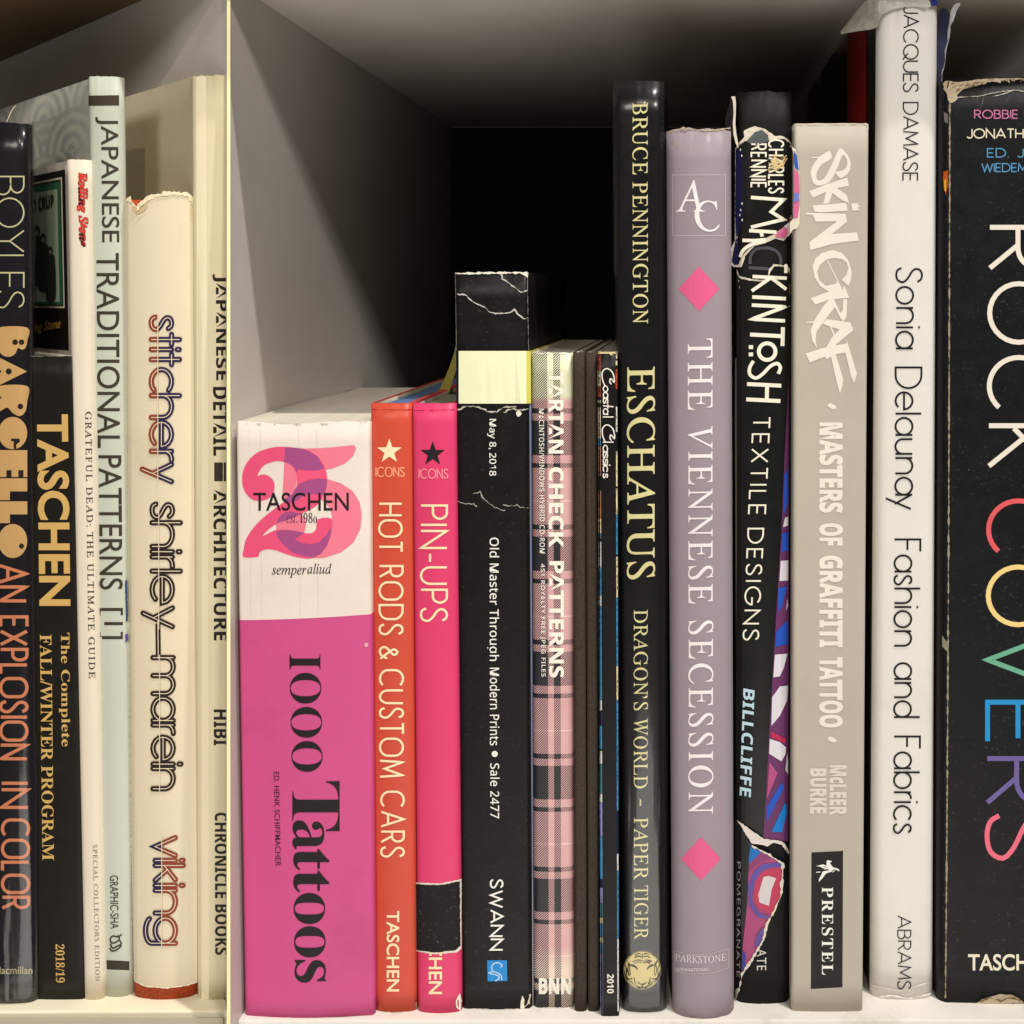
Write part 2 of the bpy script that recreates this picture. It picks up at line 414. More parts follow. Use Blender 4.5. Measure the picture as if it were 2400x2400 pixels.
# ------------------------------------------------------------------ monoline letter skeletons (cap height 1)
def arc(cx, cy, rx, ry, a0, a1, n=14): return [(cx+rx*math.cos(R(a0+(a1-a0)*i/n)), cy+ry*math.sin(R(a0+(a1-a0)*i/n))) for i in range(n+1)]
def glyph(ch, k=.5, h=.65, W=1.):
    G = None
    if ch in 'OCGQU':
        wd = .96 if ch in 'OQ' else (.86 if ch != 'U' else .72); rx = .96/2 if ch != 'U' else .36; c = .48 if ch != 'U' else .36
        if ch == 'O': G = (.96, [arc(c, 1-k, rx, k, 180, 0)+arc(c, k, rx, k, 0, -180)+[(0, 1-k)]])
        if ch == 'Q': G = (.96, [arc(c, 1-k, rx, k, 180, 0)+arc(c, k, rx, k, 0, -180)+[(0, 1-k)], [(.58, .3), (.98, -.05)]])
        if ch == 'C': G = (.86, [arc(c, 1-k, rx, k, 42, 180)+arc(c, k, rx, k, 180, 318)])
        if ch == 'G': G = (.93, [arc(c, 1-k, rx, k, 42, 180)+arc(c, k, rx, k, 180, 352)+[(.95, .46), (.55, .46)]])
        if ch == 'U': G = (.72, [[(0, 1)]+arc(c, min(k, .36), rx, min(k, .36), 180, 360)+[(.72, 1)]])
    elif ch == 'A': G = (.84, [[(0, 0), (.42, 1), (.84, 0)], [(.13, .3), (.71, .3)]])
    elif ch == 'B': G = (.6, [[(.3, .53), (0, .53), (0, 1), (.28, 1)]+arc(.28, .765, .26, .235, 90, -90)+[(.3, .53)], [(0, .53), (0, 0), (.32, 0)]+arc(.32, .265, .28, .265, -90, 90)+[(.3, .53)]])
    elif ch == 'D': G = (.78, [[(0, 0), (0, 1), (.3, 1)]+arc(.3, 1-k, .48, k, 90, 0)+arc(.3, k, .48, k, 0, -90)+[(0, 0)]])
    elif ch == 'E': G = (.5, [[(.5, 1), (0, 1), (0, 0), (.5, 0)], [(0, .5), (.46, .5)]])
    elif ch == 'F': G = (.48, [[(.48, 1), (0, 1), (0, 0)], [(0, .5), (.42, .5)]])
    elif ch == 'H': G = (.68, [[(0, 0), (0, 1)], [(.68, 0), (.68, 1)], [(0, .5), (.68, .5)]])
    elif ch == 'I': G = (.0, [[(0, 0), (0, 1)]])
    elif ch == 'J': G = (.46, [[(.46, 1)]+arc(.23, .24, .23, .24, 0, -160)])
    elif ch == 'K': G = (.64, [[(0, 0), (0, 1)], [(.6, 1), (.04, .42)], [(.2, .58), (.64, 0)]])
    elif ch == 'L': G = (.46, [[(0, 1), (0, 0), (.46, 0)]])
    elif ch == 'M': G = (.9, [[(0, 0), (.08, 1), (.45, .2), (.82, 1), (.9, 0)]])
    elif ch == 'N': G = (.72, [[(0, 0), (0, 1), (.72, 0), (.72, 1)]])
    elif ch == 'P': G = (.56, [[(0, 0), (0, 1), (.3, 1)]+arc(.3, .73, .26, .27, 90, -90)+[(0, .46)]])
    elif ch == 'R': G = (.6, [[(0, 0), (0, 1), (.3, 1)]+arc(.3, .74, .27, .26, 90, -90)+[(0, .48)], [(.26, .48), (.6, 0)]])
    elif ch == 'S': G = (.56, [smooth([(.52, .82), (.44, .95), (.28, 1), (.1, .94), (.03, .78), (.12, .62), (.4, .44), (.54, .26), (.46, .06), (.26, 0), (.08, .05), (0, .2)], False, 3)])
    elif ch == 'T': G = (.6, [[(0, 1), (.6, 1)], [(.3, 1), (.3, 0)]])
    elif ch == 'V': G = (.8, [[(0, 1), (.4, 0), (.8, 1)]])
    elif ch == 'W': G = (1.1, [[(0, 1), (.28, 0), (.55, .9), (.82, 0), (1.1, 1)]])
    elif ch == 'X': G = (.7, [[(0, 0), (.7, 1)], [(0, 1), (.7, 0)]])
    elif ch == 'Y': G = (.7, [[(0, 1), (.35, .5), (.7, 1)], [(.35, .5), (.35, 0)]])
    elif ch == '&': G = (.72, [smooth([(.7, .02), (.2, .66), (.16, .86), (.3, 1), (.46, .88), (.42, .72), (.08, .42), (0, .2), (.14, .02), (.34, 0), (.56, .14), (.68, .42)], False, 3)])
    elif ch == '-': G = (.34, [[(0, .45), (.34, .45)]])
    elif ch == '.': G = (.04, [[(0, 0), (.0, .06)]])
    elif ch == ' ': G = (.3, [])
    else:
        r = h/2; q = r*.98; w2 = 2*q
        O = arc(q, r, q, r, 0, 360, 20)
        if ch == 'o': G = (w2, [O[:-1]+[O[0]]])
        if ch == 'a': G = (w2, [O[:-1]+[O[0]], [(w2, h), (w2, 0)]])
        if ch == 'b': G = (w2, [O[:-1]+[O[0]], [(0, 1), (0, 0)]])
        if ch == 'd': G = (w2, [O[:-1]+[O[0]], [(w2, 1), (w2, 0)]])
        if ch == 'g': G = (w2, [O[:-1]+[O[0]], [(w2, h), (w2, -.12)]+arc(q, -.12, q, q*.62, 0, -160)])
        if ch == 'c': G = (w2*.88, [arc(q, r, q, r, 45, 315)])
        if ch == 'e': G = (w2, [[(0, r), (w2, r)]+arc(q, r, q, r, 0, 318)])
        if ch == 'h': G = (w2*.9, [[(0, 1), (0, 0)], [(0, h-q*.9)]+arc(q*.9, h-q*.9, q*.9, q*.9, 180, 0)+[(w2*.9, 0)]])
        if ch == 'n': G = (w2*.9, [[(0, h), (0, 0)], [(0, h-q*.9)]+arc(q*.9, h-q*.9, q*.9, q*.9, 180, 0)+[(w2*.9, 0)]])
        if ch == 'm': G = (w2*1.6, [[(0, h), (0, 0)], [(0, h-q*.8)]+arc(q*.8, h-q*.8, q*.8, q*.8, 180, 0)+[(w2*.8, 0)], [(w2*.8, h-q*.8)]+arc(w2*.8+q*.8, h-q*.8, q*.8, q*.8, 180, 0)+[(w2*1.6, 0)]])
        if ch == 'u': G = (w2*.86, [[(0, h)]+arc(q*.86, q*.86, q*.86, q*.86, 180, 360)+[(w2*.86, h)], [(w2*.86, q), (w2*.86, 0)]])
        if ch == 'i': G = (0, [[(0, h), (0, 0)], [(0, h+.2), (0, h+.27)]])
        if ch == 'l': G = (0, [[(0, 1), (0, 0)]])
        if ch == 'r': G = (.24, [[(0, h), (0, 0)], [(0, h-.22)]+arc(.24, h-.24, .24, .24, 180, 84)])
        if ch == 's': G = (.36, [smooth([(.33, h*.84), (.26, h*.97), (.16, h), (.05, h*.93), (.02, h*.76), (.1, h*.6), (.26, h*.44), (.36, h*.26), (.3, h*.06), (.16, 0), (.05, h*.05), (0, h*.2)], False, 3)])
        if ch == 't': G = (.3, [[(.15, 1), (.15, 0)], [(0, h), (.3, h)]])
        if ch == 'f': G = (.3, [[(.12, 0), (.12, .8)]+arc(.3, .8, .18, .2, 180, 90), [(0, h), (.28, h)]])
        if ch == 'y': G = (.5, [[(0, h), (.26, .06)], [(.5, h), (.14, -.32)]])
        if ch == 'v': G = (.5, [[(0, h), (.25, 0), (.5, h)]])
        if ch == 'k': G = (.42, [[(0, 1), (0, 0)], [(.4, h), (0, h*.45)], [(.12, h*.6), (.42, 0)]])
    if G is None: G = (.3, [])
    return G
def layout(s, k=.5, h=.65, gap=.2):
    x = 0; out = []
    for i, c in enumerate(s):
        wd, ps = glyph(c, k, h)
        out += [[(x+a, y) for a, y in p] for p in ps]; x += wd+gap
    return out, max(x-gap, 1e-3)
def stext(b, name, s, x0, x1, y0, y1, wd, m, k=.5, h=.65, gap=.2, rot=True, dx=0., cap=False, lift=.00016, clip=None, inner=None, parent=None, slant=0.):
    """rot: reads downwards, baseline at x0 and caps to x1; dx: sideways drift over the run"""
    ps, T = layout(s, k, h, gap); hw = wd/2
    out = []
    for p in ps:
        if rot: out.append([(x0+hw+(x1-x0-wd)*v+dx*(u/T), y0+hw+(y1-y0-wd)*(u/T)+slant*v) for u, v in p])
        else: out.append([(x0+hw+(x1-x0-wd)*(u/T), y1-hw-(y1-y0-wd)*v) for u, v in p])
    return strokes(b, name, out, wd, m, lift, cap, clip=clip, parent=parent), out
# ------------------------------------------------------------------ outline lettering
RNG = {'bf': (0x1D400, 0x1D41A, 0x1D7CE), 'it': (0x1D434, 0x1D44E, None), 'bi': (0x1D468, 0x1D482, None), 'ss': (0x1D5A0, 0x1D5BA, 0x1D7E2),
       'sb': (0x1D5D4, 0x1D5EE, 0x1D7EC), 'sc': (0x1D4D0, 0x1D4EA, None), 'fr': (0x1D56C, 0x1D586, None)}
RNG['rm'] = RNG['it']
def conv(s, kind):
    if kind == 'pl': return s
    B = RNG[kind]; o = ''
    for c in s:
        n = ord(c)
        if 65 <= n <= 90: o += chr(B[0]+n-65)
        elif 97 <= n <= 122: o += 'ℎ' if (B[1]+n-97) == 0x1D455 else chr(B[1]+n-97)
        elif 48 <= n <= 57: o += chr((B[2] or 0x1D7CE)+n-48)
        else: o += c
    return o
TC = {}
def tmesh(s, kind, off=0., space=1.):
    key = (s, kind, off, space)
    if key in TC: return TC[key]
    c = bpy.data.curves.new('lettering', 'FONT'); c.body = conv(s, kind); c.offset = off; c.space_character = space; c.resolution_u = 5
    o = bpy.data.objects.new('lettering', c); COL.objects.link(o)
    dg = bpy.context.evaluated_depsgraph_get(); me = o.evaluated_get(dg).to_mesh()
    V = [(v.co.x-(v.co.y*.287 if kind == 'rm' else 0), v.co.y) for v in me.vertices]; Fc = [tuple(p.vertices) for p in me.polygons]
    o.evaluated_get(dg).to_mesh_clear(); bpy.data.objects.remove(o); bpy.data.curves.remove(c)
    TC[key] = (V, Fc); return V, Fc
def text(b, name, s, kind, x0, x1, y0, y1, m, off=0., space=1., rot=True, dx=0., lift=.00016, clip=None, sag=0., side=None, shear=0., parent=None):
    V, Fc = tmesh(s, kind, off, space)
    a, c = min(v[0] for v in V), max(v[0] for v in V); d, e = min(v[1] for v in V), max(v[1] for v in V)
    out = []
    for u, v in V:
        u = (u-a)/(c-a); v = (v-d)/(e-d)
        if side: # quad corners: tl,tr,br,bl for an upright line on the left cover
            p = Vector(side[0]).lerp(Vector(side[1]), u); q = Vector(side[3]).lerp(Vector(side[2]), u); r = q.lerp(p, v); out.append((r.x, r.y))
        elif rot: out.append((x0+(x1-x0)*v+dx*u, y0+(y1-y0)*u-shear*v))
        else: out.append((x0+(x1-x0)*u, y1-(y1-y0)*v+sag*(1-(2*u-1)**2)))
    V2, F2 = split2(out, Fc, 11., clip)
    return b.emit(name, V2, F2, m, lift, side=bool(side), parent=parent)
def disc(cx, cy, rx, ry=None, n=28): ry = ry or rx; return [(cx+rx*math.cos(2*math.pi*i/n), cy+ry*math.sin(2*math.pi*i/n)) for i in range(n)]
def star(cx, cy, r): return [(cx+(r if i % 2 == 0 else r*.40)*math.sin(math.pi*i/5), cy-(r if i % 2 == 0 else r*.40)*math.cos(math.pi*i/5)) for i in range(10)]
def chips(b, side, y0, y1, wd, n, m=None, name='worn_edge', lmax=26):
    """small flakes of bare board along an edge, joined"""
    m = m or mat((200, 190, 168), .9); V = []; Fc = []
    for _ in range(n):
        L = random.uniform(3, lmax); a = random.uniform(y0, y1-3)
        k = max(3, int(L/3)); pts = []
        for i in range(k+1):
            f = i/k; q = math.sin(math.pi*f)**.6*random.uniform(.3, 1)*wd
            if side in 'lr':
                y = min(a+L*f, y1); e = b.pxx(0 if side == 'l' else 1, y); s = 1 if side == 'l' else -1
                pts.append((e+s*.3, y, e+s*(.3+q), y))
            else:
                x = a+L*f; ye = b.yt+1. if side == 't' else b.yb-1.; s = 1 if side == 't' else -1
                pts.append((x, ye, x, ye+s*q))
        o = len(V)
        for p in pts: V += [(p[0], p[1]), (p[2], p[3])]
        Fc += [(o+2*i, o+2*i+1, o+2*i+3, o+2*i+2) for i in range(k)]
    return b.emit(name, V, Fc, m, .00010)
def crease(b, pts, wd=1.6, m=None, name='crease', amp=2.2, lift=.00014):
    p = []
    for a, c in zip(pts, pts[1:]):
        k = max(1, int(math.dist(a, c)/4))
        for j in range(k): t = j/k; p.append((a[0]+(c[0]-a[0])*t+random.uniform(-.5, .5)*amp, a[1]+(c[1]-a[1])*t+random.uniform(-1, 1)*amp*.7))
    p.append(pts[-1])
    return strokes(b, name, [p], wd, m or mat((190, 186, 175), .8), lift, vary=.8)
def box_outline(x0, x1, y0, y1): return [(x0, y0), (x1, y0), (x1, y1), (x0, y1), (x0, y0)]

# ------------------------------------------------------------------ bookcases
paint = mat((206, 199, 192), .45, .04, dirt=.2, bump=.5, name='painted_board')
cream = mat((214, 204, 176), .45, .03, dirt=.10, bump=.15, name='cream_board')
shelf_m = mat((232, 227, 218), .4, .08, dirt=.8, bump=.4, name='white_board')
def ray_z(px, py, z): d = rdir(px, py); return CAM + d*((z-CAM.z)/d.z)
ZCEIL = .338
pbk = ray_z(1060, 298, ZCEIL); YB = pbk.y; pt0 = ray_z(608, 0, ZCEIL); XW = ray_z(571, 2366, 0).x
def front_y(px, x, z):                          # depth at which a point (x, z) shows at column px
    lo, hi = -.2, .3
    for _ in range(40):
        m_ = (lo+hi)/2; v = Vector((x, m_, z))-CAM
        if CX+F*v.x/v.dot(FW) < px: lo = m_
        else: hi = m_
    return lo
def wall_x(z, y):                               # the right face of the divider leans a hair
    t = z/ZCEIL; xt = pt0.x+(pbk.x-pt0.x)*(y-pt0.y)/(pbk.y-pt0.y); return XW*(1-t)+xt*t
T45 = math.atan((CX+1250)/F); DL = (-math.sin(T45), math.cos(T45))
bc = thing('bookcase', 'white painted cubby bookcase compartment holding the pink book and tall art books', 'bookcase')
v, f = box(XW+.0002, .26, ray_z(2300, 2392, 0).y, YB, -.018, 0.); o = ob('shelf_board', v, f, shelf_m, bc); bevel(o, .0006)
v, f = box(pt0.x-.002, .26, -.006, YB, ZCEIL, ZCEIL+.018); o = ob('top_board', v, f, paint, bc)
V = []; Fc = []; LW = {}
for z in (-.019, .357):
    zz = max(0, min(z, ZCEIL)); xa = wall_x(z, -.02); yf = front_y(537, xa, z); xa = wall_x(z, yf)
    yf = front_y(537, xa, z); l1 = plane_y(534, 1200, yf).x
    for _ in range(3):
        # left edge of the front face in the same column all the way up
        v_ = Vector((l1, yf, z))-CAM; l1 = (534-CX)/F*Vector((0, yf-CAM.y, z-CAM.z)).dot(FW)
    wl = (533.5-CX)/F*Vector((0, .005-CAM.y, z-CAM.z)).dot(FW); LW[z] = (l1, yf, wl)
    V += [(l1, yf, z), (xa, yf, z), (wall_x(z, YB), YB, z), (wall_x(z, YB)-.004, YB, z), (wl+DL[0]*.30, .005+DL[1]*.30, z), (wl, .0052, z)]
Fc = [(5, 4, 3, 2, 1, 0), (6, 7, 8, 9, 10, 11)]+[(i, (i+1) % 6, 6+(i+1) % 6, 6+i) for i in range(6)]
ob('divider_panel', V, Fc, paint, bc)
l0, y0_, w0 = LW[-.019]; l9, y9_, w9 = LW[.357]
ob('edge_strip', [(l0-.0002, y0_-.0003, -.019), (l0+.0009, y0_-.0003, -.019), (l9+.0009, y9_-.0003, .357), (l9-.0002, y9_-.0003, .357), (l0-.0002, y0_-.0001, -.019), (l0+.0009, y0_-.0001, -.019), (l9+.0009, y9_-.0001, .357), (l9-.0002, y9_-.0001, .357)],
   [(0, 1, 2, 3), (7, 6, 5, 4), (0, 4, 5, 1), (3, 2, 6, 7), (0, 3, 7, 4), (1, 5, 6, 2)], mat((255, 244, 190), .4, .02), bc)
v, f = box(.2, .218, -.006, YB, 0.0003, ZCEIL-.0003); ob('side_panel', v, f, paint, bc)
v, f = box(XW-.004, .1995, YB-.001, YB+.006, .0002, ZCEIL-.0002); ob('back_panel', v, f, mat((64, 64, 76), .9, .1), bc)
bl = thing('bookcase', 'cream painted bookcase compartment splayed to the left of the divider', 'bookcase')
fl = plane_z0(270, 2372).y
wq = (533-CX)/F*Vector((0, .005-CAM.y, -CAM.z)).dot(FW)-.0004; lq = (533-CX)/F*Vector((0, fl-CAM.y, -CAM.z)).dot(FW)
wt = (533-CX)/F*Vector((0, .005-CAM.y, .34-CAM.z)).dot(FW)-.0004
v, f = prism([(-.36, fl-.0006), (lq, fl+.0005), (wq, .0052), (wq+DL[0]*.30, .005+DL[1]*.30), (-.6, .25)], -.019, 0.)
o = ob('shelf_board', v, f, mat((240, 232, 205), .4, .03, dirt=.3), bl); bevel(o, .0007, 3)
v, f = box(-.36, lq-.001, fl-.0012, fl-.0007, -.019, -.0012); ob('shaded_edge_banding', v, f, mat((182, 176, 152), .5, .05), bl)  # edge band, greyed to carry the front face's dimmer light
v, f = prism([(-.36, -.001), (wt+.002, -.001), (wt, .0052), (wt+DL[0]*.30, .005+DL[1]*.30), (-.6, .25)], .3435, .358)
ob('top_board', v, f, mat((104, 86, 62), .6, .08, name='shaded_cream_board'), bl)  # cream board browned in its colour to deepen the shade of the underside
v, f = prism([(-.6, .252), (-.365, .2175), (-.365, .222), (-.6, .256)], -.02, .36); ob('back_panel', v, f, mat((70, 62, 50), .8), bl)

# ------------------------------------------------------------------ colours
PAPER = mat(WHT, .7, .05); INK = mat((34, 28, 32), .5, .2); CREAMT = mat((252, 228, 184), .5, .12)
GOLD = mat((206, 168, 100), .42, .06); YEL = mat((252, 238, 176), .35, .16); WHITE = mat((248, 244, 236), .5, .12)
BARE = mat((214, 204, 184), .9, .15)

# ================================================================== RIGHT COMPARTMENT
# --- thick pink and white book
b = Book('book', 'thickest book, pink below and white above, with a large interlaced pink and purple numeral', 554, 866, 575, 878, 2386, 991, .146, .0013, .0015, hard=False, th=.0006,
         m=two_tone(), pages=(222, 214, 198), jit=.0006)
PA, PB_, PC, PD = mat((232, 84, 124), .5, .05), mat((238, 124, 146), .5, .05), mat((166, 78, 134), .5, .05), mat((238, 88, 126), .5, .05)
q = lambda pts: cr(550, 1020, 6.0375, pts)
em = patch(b, 'numeral_print', q([(705, 172), (1000, 190), (1200, 185), (1450, 165), (1690, 140), (1718, 190), (1680, 290), (1560, 400), (1400, 465), (1290, 490), (1100, 505), (900, 480), (888, 600), (860, 750), (930, 690), (1000, 655), (1150, 615), (1320, 625), (1500, 680), (1670, 790), (1770, 950), (1800, 1130), (1780, 1330), (1680, 1520), (1500, 1660), (1250, 1740), (1000, 1735), (800, 1660), (650, 1510), (590, 1370), (585, 1250), (620, 1160), (700, 1095), (820, 1078), (930, 1110), (1000, 1180), (1010, 1280), (985, 1380), (850, 1470), (1000, 1540), (1150, 1540), (1290, 1450), (1360, 1300), (1375, 1150), (1350, 1030), (1240, 920), (1100, 840), (960, 840), (880, 900), (790, 950), (690, 900), (680, 800), (700, 400)]), PB_, .00009)
patch(b, 'numeral_print', smooth(q([(125, 1725), (130, 1600), (170, 1450), (300, 1270), (450, 1130), (640, 985), (800, 880), (860, 780), (885, 640), (870, 540), (800, 430), (700, 380), (600, 365), (480, 395), (390, 450), (322, 572), (400, 555), (490, 585), (550, 650), (565, 740), (540, 830), (470, 900), (350, 930), (240, 905), (150, 810), (108, 680), (115, 520), (180, 380), (300, 260), (450, 195), (620, 165), (800, 172), (1000, 205), (1160, 285), (1260, 420), (1305, 560), (1300, 700), (1250, 860), (1170, 985), (1050, 1060), (850, 1150), (650, 1230), (520, 1300), (392, 1428), (560, 1350), (700, 1335), (850, 1355), (1000, 1385), (1090, 1385), (1150, 1330), (1180, 1190), (1372, 1182), (1370, 1350), (1330, 1500), (1230, 1660), (1100, 1740), (950, 1740), (750, 1690), (600, 1635), (480, 1615), (390, 1630), (345, 1670), (325, 1720)]), True, 3), PA, .00012, parent=em)
patch(b, 'numeral_print', q([(715, 170), (900, 182), (1050, 220), (1180, 310), (1270, 470), (1180, 498), (1050, 502), (900, 480), (885, 540), (840, 450), (760, 395), (700, 375)]), PC, .00015, parent=em)
patch(b, 'numeral_print', q([(820, 830), (860, 750), (930, 680), (1050, 635), (1180, 612), (1312, 625), (1300, 740), (1270, 850), (1150, 835), (1000, 840), (890, 920), (800, 955), (700, 905)]), PC, .00015, parent=em)
patch(b, 'numeral_print', q([(886, 500), (1050, 507), (1285, 492), (1310, 600), (1180, 608), (1050, 628), (930, 675), (886, 690)]), PD, .00015, parent=em)
patch(b, 'numeral_print', q([(585, 1362), (700, 1340), (850, 1350), (985, 1385), (850, 1470), (950, 1525), (1080, 1545), (1200, 1510), (1300, 1410), (1370, 1290), (1360, 1420), (1310, 1560), (1220, 1680), (1120, 1730), (980, 1715), (800, 1650), (680, 1540), (610, 1450)]), PC, .00015, parent=em)
patch(b, 'numeral_print', q([(595, 1245), (620, 1165), (700, 1095), (800, 1078), (900, 1100), (930, 1122), (800, 1178), (700, 1215)]), PC, .00015, parent=em)
text(b, 'publisher_name', 'TASCHEN', 'pl', 593.5, 817.5, 1154.5, 1197.5, INK, .007, rot=False, lift=.0002)
text(b, 'founding_line', 'est. ', 'it', 671, 697, 1204, 1226, mat((80, 48, 60), .5), rot=False, lift=.0002)
text(b, 'founding_line', 'I98o', 'bf', 703, 743, 1202, 1226, mat((80, 48, 60), .5), rot=False, lift=.0002, off=-.007)
text(b, 'motto', 'semper', 'it', 637, 718, 1331, 1354, INK, .004, rot=False)
text(b, 'motto', 'aliud', 'it', 720, 777, 1321, 1345, INK, .004, rot=False)
text(b, 'title', 'I', 'bf', 678.5, 751, 1534, 1570, INK, -.004)
for i, (y0, y1, x0, x1) in enumerate([(1577, 1649, 679, 753), (1657, 1729, 681, 755), (1737, 1809, 683, 756)]):
    text(b, 'title', 'O', 'bf', x0, x1, y0, y1, INK, -.008)
text(b, 'title', 'T', 'bf', 685, 796, 1831, 1948, INK, -.006)
text(b, 'title', 'a', 'bf', 685, 760, 1923, 1991, INK, -.002)
text(b, 'title', 't', 'bf', 687, 772, 1990, 2040, INK)
text(b, 'title', 't', 'bf', 687, 772, 2041, 2092, INK)
text(b, 'title', 'o', 'bf', 688, 762, 2093, 2166, INK, -.006)
text(b, 'title', 'o', 'bf', 689, 763, 2171, 2244, INK, -.006)
text(b, 'title', 's', 'bf', 690, 764, 2250, 2303, INK, -.002)
text(b, 'editor_name', 'ED. HENK SCHIFFMACHER', 'pl', 641, 654, 1809, 2030, mat((70, 28, 58), .5), .006, 1.08, dx=4.5)
chips(b, 'b', 590, 860, 2.2, 12); chips(b, 't', 575, 860, 5, 10, mat((214, 206, 188), .8))
patch(b, 'scuff', disc(859, 1512, 4.5, 6, 9), mat((222, 170, 176), .7), .0003, rough=1.5)
for px in (584, 610, 700, 742): crease(b, [(px, 1005), (px+4, 1440)], .5, mat((214, 196, 190), .8), amp=.5, lift=.00007)

# --- orange and pink small hardcovers
G1 = 'small hardcovers from one series'
def icon(label, tl, tr, bl_, br_, yb, yt, c, pages, starcol, sx, sy, ix):
    b = Book('book', label, tl, tr, bl_, br_, yb, yt, .142, .0015, .0012, m=mat(c, .36, .05, dirt=.08), jit=.0001, inset=.0012, pages=pages, group=G1)
    patch(b, 'star_emblem', star(sx, sy, 30), starcol, .00015)
    return b
b = icon('orange red slim hardcover with pale star, left of the hot pink one', 869, 966, 881, 977, 2373, 946, (206, 80, 60), (92, 116, 160), CREAMT, 912.5, 1058, 0)
stext(b, 'series_name', 'ICONS', 880, 949, 1094, 1118, 2.6, mat((250, 170, 130), .5), rot=False, k=.4, gap=.24)
for s_, y0, y1, x0, x1 in (('HOT', 1178, 1296, 886, 944), ('RODS', 1324, 1490, 887, 946), ('&', 1514, 1547, 888, 934), ('CUSTOM', 1568, 1823, 888, 947), ('CARS', 1853, 2011, 891, 949)):
    stext(b, 'title', s_, x0, x1, y0, y1, 5.2, CREAMT, k=.36, gap=.3 if s_ != 'CUSTOM' else .28)
text(b, 'publisher_name', 'TASCHEN', 'pl', 906, 936, 2135, 2324, CREAMT, .016)
chips(b, 'b', 890, 975, 1.5, 5); chips(b, 'r', 2330, 2370, 3, 3)
crease(b, [(872, 960), (966, 960)], 1.2, mat((150, 40, 30), .6), amp=.5)
b = icon('hot pink slim hardcover with black star and black tape patch near its foot', 967, 1068, 980, 1082, 2375, 946, (222, 66, 112), (150, 150, 128), INK, 1014, 1064, 0)
stext(b, 'series_name', 'ICONS', 981, 1051, 1098, 1122, 2.6, mat((250, 150, 160), .5), rot=False, k=.4, gap=.24)
for s_, y0, y1 in (('PIN', 1182, 1287), ('UPS', 1327, 1459)): stext(b, 'title', s_, 984, 1050, y0, y1, 5.4, CREAMT, k=.36, gap=.26)
strokes(b, 'title', [[(1008, 1298), (1008, 1317)]], 5, CREAMT)
text(b, 'publisher_name', 'HEN', 'pl', 1005, 1036, 2244, 2330, CREAMT, .016)
for x in (1009, 1033): patch(b, 'publisher_name', [(x-3, 2232), (x+3, 2232), (x+3, 2240), (x-3, 2240)], CREAMT)
patch(b, 'tape_patch', jag([(971, 2068), (1030, 2071), (1082, 2060), (1082, 2224), (1070, 2232), (1020, 2237), (972, 2229)], .5), mat((230, 222, 210), .8), .0001, step=2.5)
patch(b, 'tape_patch', jag([(971, 2072), (1030, 2075), (1078, 2065), (1079, 2216), (1068, 2227), (1020, 2233), (972, 2226)], .7), mat((30, 27, 26), .75, .2, scratch=.9), .0003, step=2.5)
patch(b, 'worn_corner', jag([(1068, 2345), (1078, 2328), (1082, 2345), (1079, 2368), (1070, 2362)], .8), PAPER, .00012)
crease(b, [(970, 962), (1066, 960)], 1.2, mat((170, 30, 66), .6), amp=.5)

# --- black auction catalogue
b = Book('catalogue', 'wide black softcover catalogue with white creases and a pale yellow paper band', 1066, 1238, 1083, 1247, 2366, 640, .123, .0016, .0006, hard=False, th=.0006,
         m=mat((19, 17, 18), .42, .12, scratch=.15), pages=(60, 58, 55), jit=.0004)
for p in ([(1068, 690), (1090, 690), (1105, 704), (1120, 714), (1138, 721), (1148, 733), (1170, 735), (1192, 733)], [(1192, 733), (1206, 726), (1215, 737), (1228, 747), (1237, 744)], [(1175, 643), (1177, 653), (1190, 661), (1206, 674), (1222, 684), (1236, 681)]):
    crease(b, p, 2.2, mat((206, 202, 194), .8), amp=2)
crease(b, [(1067, 641), (1130, 640), (1236, 639)], 3.2, PAPER, amp=1.2)
patch(b, 'worn_corner', [(1218, 640), (1238, 640), (1237, 652), (1230, 646)], PAPER, .00015)
crease(b, [(1067, 642), (1070, 820)], 1.3, mat((150, 146, 138), .8), amp=.6); crease(b, [(1236, 650), (1239, 820)], 1.0, mat((150, 146, 138), .8), amp=.8)
crease(b, [(1072, 961), (1090, 953), (1110, 951), (1130, 957), (1145, 966), (1165, 965), (1180, 955), (1210, 953)], 2.6, mat((200, 194, 180), .8))
crease(b, [(1180, 967), (1200, 957), (1215, 962), (1238, 958)], 2.0, mat((200, 194, 180), .8))
patch(b, 'worn_corner', disc(1216, 969, 6, 8, 9), PAPER, .00022, rough=1.5)
for p in ([(1073, 1176), (1090, 1181), (1110, 1182), (1118, 1187)], [(1108, 1157), (1125, 1152), (1132, 1168), (1147, 1181), (1160, 1190), (1184, 1196)], [(1178, 1182), (1195, 1186), (1212, 1183), (1222, 1191), (1238, 1190)]):
    crease(b, p, 1.8, mat((170, 168, 156), .8), amp=2.4)
text(b, 'sale_date', 'May 8, 2018', 'ss', 1142, 1163, 982, 1115, WHITE, .006)
text(b, 'title', 'Old Master Through', 'ss', 1141, 1170, 1260, 1549, WHITE, .006, 1.04)
text(b, 'title', 'Modern Prints', 'ss', 1148, 1171, 1565, 1747, WHITE, .006, 1.04, dx=0)
patch(b, 'bullet', disc(1159.5, 1767, 7), WHITE)
text(b, 'sale_number', 'Sale 2477', 'ss', 1149, 1171, 1789, 1918, WHITE, .006, 1.04)
stext(b, 'publisher_name', 'SWANN', 1148, 1180, 2060, 2228, 4.0, WHITE, gap=.22)
lg = patch(b, 'logo_square', [(1142, 2251), (1188, 2250.5), (1189, 2299), (1143, 2300)], mat((40, 140, 212), .5), .00015)
q = lambda pts: cr(1120, 1950, 4.294, pts)
